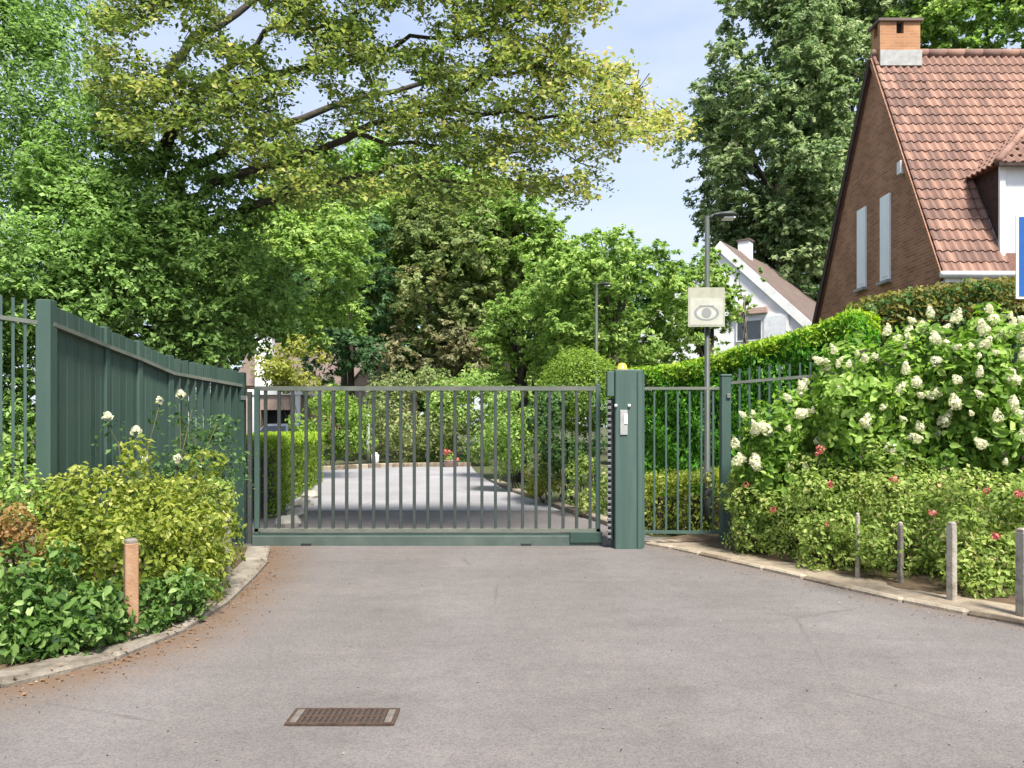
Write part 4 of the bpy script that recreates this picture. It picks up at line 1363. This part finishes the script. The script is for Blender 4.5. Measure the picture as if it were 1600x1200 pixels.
# left mass: big broadleaf evergreen behind the tall fence
bl = [B(20, 120, 10.5, 150), B(-60, 300, 10, 190), B(60, 420, 9.6, 130), B(180, 380, 10, 120), B(150, 250, 10.6, 120), B(300, 420, 10.2, 95), B(250, 500, 10.0, 80),
      B(340, 500, 10.4, 62), B(390, 440, 10.8, 72), B(340, 330, 10.8, 85), B(100, 500, 9.4, 70), B(310, 230, 11.2, 62), B(330, 545, 10.3, 45), B(-60, 520, 9.3, 110),
      B(40, -20, 11, 120), B(230, 320, 10.2, 90), B(180, 440, 9.6, 85), B(395, 520, 11.0, 38), B(440, 470, 11.2, 42), B(150, 545, 9.8, 60), B(250, 555, 10.2, 45), B(200, 610, 10.2, 70), B(320, 610, 10.6, 50), B(90, 600, 9.8, 80), B(-20, 610, 9.6, 80), B(-20, 690, 9.3, 75), B(45, 690, 9.4, 60), B(-120, 660, 9.2, 90)]
extra = []
for q in bl:
    for k in range(5):
        u = Vector(rng.normal(size=3)).normalized(); u.y = -abs(u.y)
        extra.append((q[0] + u.x * q[3] * 0.85, q[1] + u.y * q[3] * 0.7, q[2] + u.z * q[3] * 0.85, q[3] * 0.34, q[3] * 0.34, q[3] * 0.28))
tree('evergreen_tree', 'dense bright green broadleaf tree massed behind the tall left fence', (-6.2, 11.0, 0), 3.6, 0.22, bl + extra, 600, 0.07, 'leaf_laurel', W=0.55, nl=10, droop=0.35)

# spreading tree: long limbs reach right over the gate
st = thing('spreading_tree', 'tall tree with yellow-green leaves and long limbs reaching over the gate', 'tree', (-5.4, 12.0, 0))
MB().tube([(-5.4, 12.0, -0.1), (-5.38, 12.0, 0.4), (-5.3, 11.95, 2.2), (-5.1, 11.6, 4.0), (-4.9, 11.2, 5.2)], [0.36, 0.28, 0.25, 0.20, 0.12], 12).build('trunk', M['bark'], st, True)
limbs = [[(235, 250, 11.9), (300, 152, 11.5), (345, 132, 11.3), (435, 112, 11.1), (540, 95, 11.0), (640, 65, 10.9), (760, 50, 10.8), (850, 30, 10.8)],
         [(240, 330, 11.9), (330, 290, 11.5), (425, 258, 11.1), (540, 210, 10.8), (650, 175, 10.6), (800, 168, 10.4), (920, 190, 10.3), (1040, 178, 10.2)],
         [(250, 400, 11.9), (340, 345, 11.6), (430, 312, 11.4), (500, 290, 11.2), (565, 270, 11.0), (630, 265, 10.9), (700, 285, 10.8), (830, 290, 10.7)],
         [(240, 280, 11.9), (300, 155, 11.8), (365, 100, 11.6), (415, 55, 11.5), (500, 0, 11.4), (600, -60, 11.3)],
         [(255, 120, 11.8), (330, 40, 12.2), (430, -20, 12.6), (600, -80, 13.0), (800, -60, 13.2)],
         [(245, 300, 11.9), (420, 200, 12.6), (560, 150, 13.2), (720, 110, 13.6), (860, 90, 13.8), (900, 84, 13.8)],
         [(540, 210, 10.8), (640, 225, 10.9), (760, 240, 11.2), (880, 235, 11.3), (960, 270, 11.3)],
         [(650, 175, 10.6), (760, 120, 10.7), (860, 110, 10.8), (960, 120, 10.6), (1010, 150, 10.5)]]
for k, lm in enumerate(limbs):
    ctl = [px(p[0], p[1], p[2] - 0.9) for p in lm]
    pts = []
    for a, b in zip(ctl[:-1], ctl[1:]):
        for f in (0, 0.34, 0.67): pts.append(a.lerp(b, f) + Vector(rng.normal(size=3)) * 0.035)
    r0 = 0.07 if k < 6 else 0.032
    MB().tube(pts, [r0 * (1 - 0.82 * i / (len(pts) - 1)) for i in range(len(pts))], 8).build('limb', M['bark'], st, True)


def inside(x, y, poly):
    c = False
    j = len(poly) - 1
    for i in range(len(poly)):
        xi, yi = poly[i]; xj, yj = poly[j]
        if (yi > y) != (yj > y) and x < (xj - xi) * (y - yi) / (yj - yi) + xi: c = not c
        j = i
    return c


can = [(200, -120), (960, -120), (965, 20), (945, 70), (1000, 95), (1020, 150), (1100, 170), (1095, 195), (1050, 235), (990, 215), (940, 255), (975, 295), (905, 322), (840, 300), (760, 305), (700, 330), (620, 300),
       (520, 330), (430, 325), (380, 260), (320, 200), (150, 240), (110, 60)]
gaps = [(385, 35, 30), (455, 78, 22), (240, 60, 26), (480, 155, 30), (570, 240, 30), (630, 35, 28), (555, 118, 16), (615, 122, 16), (790, 130, 18), (735, 75, 16), (280, 30, 18), (880, 250, 20), (770, 190, 14), (930, 60, 22),
        (690, 10, 16), (520, 10, 14), (905, 135, 14), (860, 180, 12), (650, 130, 10), (720, 275, 14), (330, 100, 16), (850, 40, 12)]
spr, dirs = [], []
tries = 0
while len(spr) < 1500 and tries < 60000:
    tries += 1
    x, y = rng.uniform(130, 1090), rng.uniform(-75, 325)
    if not inside(x, y, can): continue
    d = rng.uniform(8.5, 11.6)
    z_ = EYE + (HOR - y) / FPX * d
    d = min(d, max(8.4, 14.0 - 0.58 * z_ + rng.normal() * 0.3))
    a = px(x, y, d)
    v = Vector((rng.normal(0.55, 0.6), rng.normal(0, 0.7), rng.normal(0.0, 0.28))).normalized() * rng.uniform(0.3, 0.7)
    ok = True
    for f in (0.0, 0.5, 1.0):
        e = a + v * f
        ex, ey = 800 + FPX * e.x / e.y, HOR - FPX * (e.z - EYE) / e.y
        if not inside(ex, ey, can) or any((ex - g[0]) ** 2 + (ey - g[1]) ** 2 < (g[2] * 1.15) ** 2 for g in gaps): ok = False
    if ok: spr.append(a); dirs.append(v)
per = 38
A, D = np.array(spr), np.array(dirs)
t_ = rng.random((len(A), per)) ** 0.8
P = A[:, None] + D[:, None] * t_[..., None]
P[..., 2] -= 0.10 * t_ * t_
P += rng.normal(size=P.shape) * np.array([0.075, 0.075, 0.045])
N = np.array([0, -0.15, 0.8]) + rng.normal(size=P.shape) * 0.5
T = np.clip(rng.normal(0.42, 0.2, t_.shape) + rng.normal(0, 0.13, (len(A), 1)) + 0.26 * np.clip((A[:, :1] - 0.3) / 1.8, -0.55, 1), 0, 1)
leafmesh('crown', P.reshape(-1, 3), N.reshape(-1, 3), 0.072, 0.62, T.reshape(-1), M['leaf_spread'], st, hang=0.5)
mb = MB()
for a, v in zip(spr, dirs):
    mb.tube([a - v * 0.12 + Vector((0, 0, -0.01)), a + v * 0.3 - Vector((0, 0, 0.01)), a + v * 0.85 - Vector((0, 0, 0.07))], [0.006, 0.0045, 0.002], 3, cap=False)
tw = mb.build('twigs', M['bark'], st); tw['kind'] = 'stuff'

# middle distance trees behind the gate
def mtree(name, label, cx, cy, d, rx, ry, nlob, rb, dens, L, mat, trunk_r=0.18, fy=0.8, bark='bark', group='trees beyond the gate', bx=None, **kw):
    c = px(cx, cy, d); q = d / FPX
    blobs = lobes((c.x, c.y, c.z), (rx * q, rx * q * fy, ry * q), nlob, rb * q, 0.8)
    return tree(name, label, (c.x + rng.normal() * 0.2 if bx is None else bx, c.y, 0), max(1.0, c.z - ry * q * 0.3), trunk_r, blobs, dens, L, mat, bark=bark, group=group, **kw)


mtree('leafy_tree', 'mid-green leafy tree directly behind the dense left evergreen', 470, 430, 20, 110, 120, 60, 40, 130, 0.13, 'leaf_round', bx=-7.6)
mtree('leafy_tree', 'pale green tree crown closing the view under the long limbs', 610, 350, 39, 190, 110, 110, 44, 38, 0.26, 'leaf_round', bx=-8.5)
mtree('conifer_tree', 'dark blue-green tree behind the yellow shrub', 535, 470, 33, 80, 150, 70, 32, 55, 0.2, 'leaf_conifer', W=0.35)
mtree('beech_tree', 'olive green tree with browning leaves above the lane bend', 700, 420, 35, 135, 120, 100, 36, 44, 0.22, 'leaf_brownish', trunk_r=0.25)
mtree('copper_shrub_tree', 'low tan-brown leaved tree above the far end of the lane', 700, 545, 33, 95, 48, 50, 24, 48, 0.19, 'leaf_copper', trunk_r=0.14)
mtree('leafy_tree', 'green crown filling in below the overhanging limbs', 800, 385, 34, 85, 85, 60, 34, 44, 0.22, 'leaf_round')
mtree('round_tree', 'broad bushy tree with rounded top under the patch of sky', 955, 485, 19, 150, 108, 95, 36, 125, 0.125, 'leaf_round', trunk_r=0.16)
mtree('leafy_tree', 'small tree filling the gap left of the distant lamp', 815, 530, 21, 55, 80, 40, 28, 105, 0.13, 'leaf_round')
# tall dark trees behind the houses
mtree('tall_tree', 'tall dark green tree rising behind the white house', 1215, 210, 33, 125, 260, 170, 38, 56, 0.22, 'leaf_tall', trunk_r=0.35, group='tall trees behind the houses')
mtree('tall_tree', 'tall tree close against the brick gable', 1330, 190, 36, 90, 260, 100, 42, 46, 0.24, 'leaf_tall', trunk_r=0.35, group='tall trees behind the houses')
mtree('tall_tree', 'lighter green treetop behind the tiled roof and chimney', 1530, 40, 34, 120, 150, 90, 40, 34, 0.26, 'leaf_round', trunk_r=0.35, group='tall trees behind the houses')
mtree('sparse_tree', 'thin branched pale tree in front of the white gable', 1158, 448, 23, 40, 48, 14, 14, 60, 0.12, 'leaf_round', bark='bark_pale', trunk_r=0.06)
mtree('leafy_tree', 'small leafy tree hiding the left half of the white house', 1098, 470, 22, 40, 88, 44, 22, 110, 0.13, 'leaf_round')
# far belt
for (x, y, rx, ry, d, m_, lab) in ((-120, 480, 150, 160, 55, 'leaf_dark', 'far dark tree beyond the left garden'), (250, 470, 150, 150, 60, 'leaf_laurel', 'far green tree behind the garage house'), (480, 480, 110, 160, 62, 'leaf_conifer', 'far dark tree above the garage house'),
                                  (650, 480, 110, 150, 60, 'leaf_dark', 'far dark tree behind the copper-leaved tree'), (820, 510, 110, 130, 58, 'leaf_round', 'far tree behind the small gap-filling tree'), (1000, 520, 110, 110, 56, 'leaf_dark', 'far dark tree behind the rounded bushy tree'),
                                  (1140, 540, 90, 120, 52, 'leaf_tall', 'far tree behind the white gable'), (1300, 420, 110, 190, 52, 'leaf_dark', 'far tree between the two houses on the right'), (1700, 380, 200, 260, 50, 'leaf_dark', 'far dark tree beyond the brick house')):
    mtree('distant_tree', lab, x, y, d, rx, ry, 40, 50, 11, 0.5, m_, trunk_r=0.3, group='far belt of trees', nl=4)

# ================================================================== HEDGES AND SHRUBS
hp = [px(1000, 584, 13.6), px(1060, 580, 12.9), px(1110, 570, 12.3), px(1180, 549, 11.7), px(1250, 531, 11.2), px(1310, 512, 10.8), px(1352, 494, 10.5)]
hedge('thuja_hedge', 'tall clipped conifer hedge with lime-green crest behind the fence', [tuple(p) for p in hp], 0.8, 1500, 0.09, 'leaf_thuja', W=0.30, hang=0.9, top_mat='leaf_lime', top_h=0.16, depth=0.16, bump=0.07)
hedge('beech_hedge', 'tall dark hedge with olive top in front of the brick house', [tuple(px(1335, 478, 11.6)), tuple(px(1420, 462, 11.6)), tuple(px(1520, 450, 11.6)), tuple(px(1700, 440, 11.6))], 0.9, 420, 0.085, 'leaf_dark', W=0.6, top_mat='leaf_olive', top_h=0.42, depth=0.2, bump=0.12)
hedge('low_hedge', 'low pale green hedge behind the fence panel beside the pillar', [tuple(px(1000, 742, 11.0)), tuple(px(1060, 738, 10.9)), tuple(px(1150, 735, 10.6))], 0.7, 850, 0.06, 'leaf_euonymus', W=0.55, depth=0.16, bump=0.06)
hedge('clipped_hedge', 'square clipped light green hedge left of the lane behind the gate', [(-4.35, 12.3, 1.24), (-4.9, 15.0, 1.24), (-5.65, 20.5, 1.26)], 1.2, 560, 0.07, 'leaf_dome', W=0.55, depth=0.14, bump=0.05, top_mat='leaf_lime', top_h=0.08)  # lime top brightens by colour a hedge that lies in tree shade
hedge('clipped_hedge', 'lower clipped hedge in front of the parked car', [(-6.6, 22.0, 1.1), (-9.0, 22.4, 1.15), (-13.0, 23.3, 1.2)], 1.0, 300, 0.08, 'leaf_box', W=0.55, depth=0.14, bump=0.05)

SH = 'shrubs beyond the gate'
for (nm, lab, cx, cy, d, rx, ry, nlb, rb, dens, L_, mt) in (
        ('yellow_shrub', 'golden yellow shrub in front of the garage house', 465, 572, 30, 52, 36, 26, 17, 75, 0.15, 'leaf_yellow'),
        ('leafy_shrub', 'light green upright shrub behind the clipped hedge', 515, 668, 27.6, 58, 58, 40, 19, 100, 0.12, 'leaf_box'),
        ('leafy_shrub', 'dense shrub at the far bend of the lane beside the white bollard', 645, 655, 30.2, 92, 72, 60, 24, 70, 0.14, 'leaf_brownish'),
        ('leafy_shrub', 'grey-green shrub at the far bend below the copper tree', 735, 655, 29.6, 62, 68, 46, 20, 70, 0.14, 'leaf_round'),
        ('dark_shrub', 'dark glossy shrub below the clipped dome behind the gate', 880, 672, 14.4, 62, 62, 40, 22, 240, 0.085, 'leaf_dark'),
        ('dark_shrub', 'mid-green shrub at the right edge of the lane', 805, 678, 17.5, 45, 68, 36, 20, 180, 0.09, 'leaf_round'),
        ('golden_shrub', 'small golden-green shrub at the lane edge behind the gate', 852, 745, 14.8, 34, 28, 18, 13, 330, 0.07, 'leaf_yellow'),
        ('golden_shrub', 'pinkish-green low shrub just left of the gate pillar', 915, 765, 12.8, 36, 42, 22, 14, 330, 0.065, 'leaf_rose')):
    c = px(cx, cy, d); q = d / FPX
    bush(nm, lab, 'shrub', (c.x, c.y, 0), lobes((c.x, c.y, c.z), (rx * q, rx * q * 0.9, ry * q), nlb, rb * q, 0.85, 0.6), dens, L_, mt, group=SH, stems=4)


bush('clipped_dome', 'round clipped bright green shrub left of the gate pillar', 'shrub', (px(908, 640, 14.8).x, 14.8, 0), [B(906, 610, 14.8, 62, 1, 1, 1.05)] + [B(906 + 50 * math.cos(k), 612 + 45 * math.sin(k), 14.6, 14) for k in range(-3, 4)], 1500, 0.05, 'leaf_dome', group=SH, stems=4, inner=0.86, lump=0.05)


def flower_ball(mat, r, n, L, cone=False):
    """one flower head as a small mesh of petals"""
    u = unit(rng.normal(size=(n, 3)))
    P = u * r * rng.uniform(0.75, 1.05, n)[:, None]
    if cone:
        h = (P[:, 2] / r + 1) / 2
        P[:, :2] *= (1.12 - 0.7 * h)[:, None]
        P[:, 2] *= 1.25
    o = leafmesh('flower_head', P, u + rng.normal(size=(n, 3)) * 0.3, L, 0.9, rng.normal(0.55, 0.25, n), M[mat], None, hang=0, fold=0.1)
    me = o.data
    bpy.data.objects.remove(o)
    return me


FH = [flower_ball('petal_white', 0.060, 150, 0.028, True) for _ in range(3)]
FR = [flower_ball('petal_white', 0.045, 26, 0.042) for _ in range(2)]
FRED = [flower_ball('petal_red', 0.045, 26, 0.040) for _ in range(2)]


def flowers(t, spots, pool, s0=0.8, s1=1.25, tilt=0.5):
    for p in spots:
        s = rng.uniform(s0, s1)
        o = inst('flower_head', pool[int(rng.integers(len(pool)))], p, t, rot=(rng.normal() * tilt, rng.normal() * tilt, rng.uniform(0, 6.28)))
        o.scale = (s, s, s * rng.uniform(0.85, 1.2))


# hydrangeas
def hydra(label, d, blobs_px, spots_px):
    bl = [B(x, y, d + dd, r) for (x, y, dd, r) in blobs_px]
    cx = sum(b[0] for b in bl) / len(bl)
    t = bush('hydrangea', label, 'shrub', (cx, d, 0), bl, 520, 0.088, 'leaf_hydrangea', W=0.62, group='white hydrangeas', shape='l', stems=8, inner=0.55, lump=0.22, spread=0.6)
    pts = [px(x, y, d + dd) for (x, y, dd) in spots_px]
    for k in range(30):                                    # smaller heads among the leaves
        q = bl[int(rng.integers(len(bl)))]
        u = Vector(rng.normal(size=3)).normalized(); u.y = -abs(u.y); u.z = abs(u.z) * 0.9
        pts.append(Vector((q[0] + u.x * q[3] * 1.02, q[1] + u.y * q[3] * 1.02, q[2] + u.z * q[3] * 1.02)))
    flowers(t, pts, FH, 0.45, 1.25)
    return t


hydra('smaller white hydrangea beside the square green fence post', 8.9, [(1205, 690, 0, 52), (1250, 665, 0.1, 48), (1190, 745, 0, 45), (1270, 730, 0, 50), (1300, 640, 0.3, 48), (1240, 770, 0, 60)],
      [(1165, 652, -0.3), (1180, 668, -0.35), (1230, 674, -0.35), (1258, 612, 0), (1262, 600, 0.05), (1150, 700, -0.2), (1150, 728, -0.2), (1285, 580, 0.1), (1297, 577, 0.1), (1245, 650, -0.3), (1300, 655, -0.2)])
hydra('middle white hydrangea above the rose shrubs', 8.5, [(1340, 640, 0, 62), (1400, 600, 0.1, 58), (1360, 710, 0, 60), (1430, 670, 0, 60), (1440, 560, 0.3, 52), (1330, 580, 0.4, 46), (1420, 740, 0, 60)],
      [(1325, 575, 0), (1352, 565, 0), (1370, 562, 0), (1398, 532, 0.1), (1385, 525, 0.1), (1430, 505, 0.2), (1455, 497, 0.2), (1490, 505, 0.2), (1350, 660, -0.4), (1415, 585, -0.3), (1432, 605, -0.4), (1445, 620, -0.4), (1352, 670, -0.4), (1440, 675, -0.4), (1480, 545, -0.2), (1495, 570, -0.3), (1310, 610, -0.2), (1380, 640, -0.45)])
hydra('largest white hydrangea near the right edge of the view', 8.1, [(1520, 600, 0, 66), (1570, 560, 0.2, 60), (1540, 680, 0, 66), (1480, 640, 0.2, 52), (1610, 640, 0, 66), (1600, 720, 0, 60), (1490, 720, 0.1, 50), (1540, 530, 0.4, 44), (1480, 570, 0.3, 42)],
      [(1545, 490, 0.1), (1552, 502, 0.1), (1540, 525, 0), (1560, 530, 0), (1575, 525, 0), (1520, 545, -0.2), (1530, 590, -0.4), (1555, 600, -0.4), (1575, 598, -0.4), (1590, 600, -0.4), (1535, 620, -0.45), (1495, 640, -0.3), (1520, 650, -0.45), (1440, 690, -0.2), (1540, 700, -0.45), (1585, 640, -0.45), (1570, 727, -0.5), (1530, 560, -0.35), (1590, 535, -0.1), (1600, 565, -0.3), (1500, 600, -0.3), (1560, 660, -0.5), (1595, 690, -0.45)])

# low rose shrubs along the right verge
for (lab, d, bp_, fl_) in (
        ('low rose shrub against the green end post', 8.9, [(1180, 800, 0, 52), (1220, 775, 0.2, 50), (1190, 840, 0, 45), (1235, 830, -0.2, 52), (1160, 770, 0.2, 34)], [(1195, 738, 0), (1205, 748, -0.2), (1165, 760, -0.3), (1210, 800, -0.5)]),
        ('spreading low rose shrub with one clear red bloom', 8.2, [(1290, 790, 0, 58), (1330, 770, 0.3, 55), (1290, 850, -0.2, 52), (1340, 840, -0.2, 58), (1270, 750, 0.4, 40)], [(1285, 706, 0), (1278, 712, 0), (1290, 820, -0.7), (1300, 760, -0.5)]),
        ('low rose shrub behind the two middle stakes', 7.7, [(1410, 790, 0, 60), (1450, 790, 0.1, 60), (1400, 860, -0.2, 56), (1460, 860, -0.2, 58), (1380, 750, 0.4, 42)], [(1395, 752, -0.2), (1402, 750, -0.2), (1455, 805, -0.6), (1470, 760, -0.2)]),
        ('low rose shrub nearest the right edge of the view', 7.1, [(1530, 800, 0, 62), (1590, 800, 0, 64), (1520, 870, -0.2, 58), (1580, 880, -0.2, 60), (1640, 850, -0.1, 70), (1550, 920, -0.4, 44), (1760, 850, -0.2, 80), (1860, 880, -0.3, 80), (1700, 900, -0.4, 60)], [(1592, 772, -0.5), (1590, 776, -0.5), (1540, 770, -0.4), (1560, 840, -0.6)])):
    bl = [B(x, y, d + dd, r) for (x, y, dd, r) in bp_]
    bl += [(q[0] + rng.normal() * q[3] * 0.6, q[1] - abs(rng.normal()) * q[3] * 0.5, max(0.12, q[2] + rng.normal() * q[3] * 0.5), q[3] * 0.45, q[3] * 0.45, q[3] * 0.4) for q in bl for _ in range(3)]
    t = bush('rose_shrub', lab, 'shrub', (bl[0][0], d, 0), bl, 760, 0.052, 'leaf_rose', W=0.55, group='low rose shrubs along the verge', stems=6, inner=0.62, lump=0.2, spread=0.62)
    flowers(t, [px(x, y, d + dd) for (x, y, dd) in fl_], FRED, 0.5, 0.85)

# left planting
LB = 'shrubs of the left planting'
for (nm, lab, d, bp_, dens, L_, mt, shp) in (
        ('euonymus_shrub', 'rounded yellow-green shrub in front of the thick fence post', 6.3, [(130, 810, 0, 70), (190, 795, 0.2, 68), (110, 860, -0.1, 60), (180, 870, -0.3, 75), (90, 790, 0.2, 45)], 620, 0.055, 'leaf_euonymus', 'd'),
        ('euonymus_shrub', 'yellow-green shrub behind the orange-brown stake', 6.7, [(270, 810, 0, 72), (230, 790, 0.3, 56), (310, 840, 0, 66), (260, 880, -0.3, 72), (300, 900, -0.3, 55)], 620, 0.055, 'leaf_euonymus', 'd'),
        ('euonymus_shrub', 'greener shrub at the kerb end close to the gate', 7.4, [(325, 860, 0, 42), (315, 810, 0.3, 48), (345, 820, 0.3, 28), (305, 905, -0.3, 34), (335, 780, 0.4, 36)], 640, 0.055, 'leaf_rose', 'd'),
        ('leafy_bush', 'mid-green bush at the foot of the fence by the gate', 8.3, [(320, 745, 0, 45), (290, 730, 0, 35), (350, 740, 0.2, 40), (330, 700, 0.2, 36), (300, 685, 0.1, 26), (345, 672, 0.3, 26)], 260, 0.055, 'leaf_dark', 'd'),
        ('orange_shrub', 'small orange-tinted shrub at the left edge of the view', 5.5, [(15, 820, 0, 40), (-30, 840, 0, 50), (40, 845, 0, 28)], 600, 0.05, 'leaf_orange', 'd'),
        ('ivy_patch', 'dark glossy ivy spilling over the left kerb', 5.15, [(20, 930, 0.1, 62), (80, 950, 0, 62), (140, 965, 0, 58), (60, 1000, -0.25, 48), (0, 1000, -0.3, 55), (130, 1005, -0.15, 36), (-60, 950, 0, 80), (-70, 1020, -0.4, 60), (-180, 960, -0.1, 80), (-200, 1040, -0.5, 70), (-300, 980, -0.3, 90), (185, 985, 0.1, 32)], 620, 0.062, 'leaf_ivy', 'l'),
        ('ivy_patch', 'lighter ivy trailing along the kerb below the stake', 5.6, [(240, 975, 0, 32), (275, 935, 0.2, 44), (240, 975, -0.1, 30), (300, 925, 0.4, 36), (160, 945, 0.2, 40)], 640, 0.056, 'leaf_ivy', 'l'),
        ('grey_shrub', 'grey-green shrub below the open fence bars at the left', 6.2, [(20, 760, 0, 45), (50, 780, -0.1, 34), (-30, 770, 0, 60), (25, 700, 0.3, 30), (-140, 800, -0.1, 80), (-240, 840, -0.4, 80)], 380, 0.055, 'leaf_round', 'd')):
    bl = [B(x, y, d + dd, r) for (x, y, dd, r) in bp_]
    bl += [(q[0] + float(np.clip(rng.normal(), -1.1, 0.7)) * q[3] * 0.65, q[1] - abs(rng.normal()) * q[3] * 0.45, max(0.12, q[2] + rng.normal() * q[3] * 0.55), q[3] * 0.42, q[3] * 0.42, q[3] * 0.36) for q in bl for _ in range(3)]
    bush(nm, lab, 'shrub', (bl[0][0], d, 0), bl, dens, L_, mt, group=LB, shape=shp, stems=5, inner=0.62, lump=0.2, spread=0.62, hang=0.5 if 'ivy' in nm else 0.3)

# white roses climbing in front of the fence
ro = thing('rose_bush', 'straggly white rose climbing in front of the dark fence', 'rose', (-3.55, 7.6, 0), LB)
spots = [px(163, 655, 7.3), px(225, 720, 7.2), (px(278, 722, 7.5)), px(250, 630, 8.0), px(280, 620, 8.1), px(210, 680, 7.4), px(300, 640, 8.1), px(340, 660, 8.2), px(185, 690, 7.3)]
for p in spots:
    b = Vector((-3.5 + rng.normal() * 0.12, 7.5 + rng.normal() * 0.15, 0.02))
    m_ = b.lerp(p, 0.55) + Vector((rng.normal() * 0.08, 0, 0.12))
    MB().tube([b, b.lerp(m_, 0.5), m_, p], [0.010, 0.009, 0.007, 0.005], 5).build('cane', M['stem'], ro, True)
flowers(ro, spots[:6], FR, 0.8, 1.15)
P, N, T = cloud([(p[0], p[1] + 0.05, p[2] - 0.14, 0.17) for p in spots] + [(p[0] * 0.7 - 3.5 * 0.3, p[1] * 0.7 + 7.5 * 0.3, p[2] * 0.62, 0.2) for p in spots], 95, inner=0.2)
leafmesh('foliage', P, N, 0.055, 0.6, T, M['leaf_dark'], ro)

# red geraniums at the far lane edge
gq = px(702, 712, 27.6)
ge = thing('flower_pot', 'small pot of red flowers at the far edge of the lane', 'flower pot', (gq.x, gq.y, 0))
MB().lathe((gq.x, gq.y, 0), [(0.14, 0), (0.19, 0.25), (0.20, 0.27)], 12).build('pot', M['brick_pink'], ge, True)
flowers(ge, [gq + Vector((rng.normal() * 0.14, rng.normal() * 0.05, rng.normal() * 0.06)) for _ in range(9)], FRED, 1.4, 2.2)
P, N, T = cloud([(gq.x, gq.y, 0.36, 0.2)], 300)
leafmesh('foliage', P, N, 0.08, 0.7, T, M['leaf_round'], ge)

# fallen leaves in the left gutter
n = 560
idx = rng.integers(0, len(KLd), n)
base = np.array([KLd[i] for i in idx])
tg = np.array([(KLd[min(i + 1, len(KLd) - 1)] - KLd[max(i - 1, 0)]).normalized() for i in idx])
off = np.stack([tg[:, 1], -tg[:, 0], np.zeros(n)], 1)
dist = np.abs(rng.normal(0.0, 0.13, n)) - 0.06
P = base + off * dist[:, None]
P[:, 2] = np.where(dist < 0.0, 0.050, 0.006)
k = leafmesh('fallen_leaves', P, np.tile([0, 0, 1.0], (n, 1)) + rng.normal(size=(n, 3)) * 0.15, 0.026, 0.65, rng.random(n), M['litter'], None, hang=0)
tag(k, 'dry brown leaves scattered along the left gutter', 'leaves', kind='stuff')

# grit along both gutters and a few crumbs over the asphalt
n = 1500
src = KLd + KRd
idx = rng.integers(0, len(src), n)
P = np.array([src[i] for i in idx])
sd = np.where(idx < len(KLd), -1, 1)
P[:, 0] += rng.normal(0, 0.16, n) + np.where(idx < len(KLd), 0.12, -0.12)
P[:, 1] += rng.normal(0, 0.12, n) - 0.08
loose = rng.random(n) < 0.18
P[loose, 0] = rng.uniform(-3, 3.2, loose.sum()); P[loose, 1] = rng.uniform(2.4, 9.0, loose.sum())
P[:, 2] = 0.006
g_ = leafmesh('grit', P, np.tile([0, 0, 1.0], (n, 1)) + rng.normal(size=(n, 3)) * 0.4, 0.014, 0.8, rng.random(n), M['grit'], None, hang=0, fold=0.3)
tag(g_, 'fine grit and crumbs on the asphalt along the kerbs', 'grit', kind='stuff')
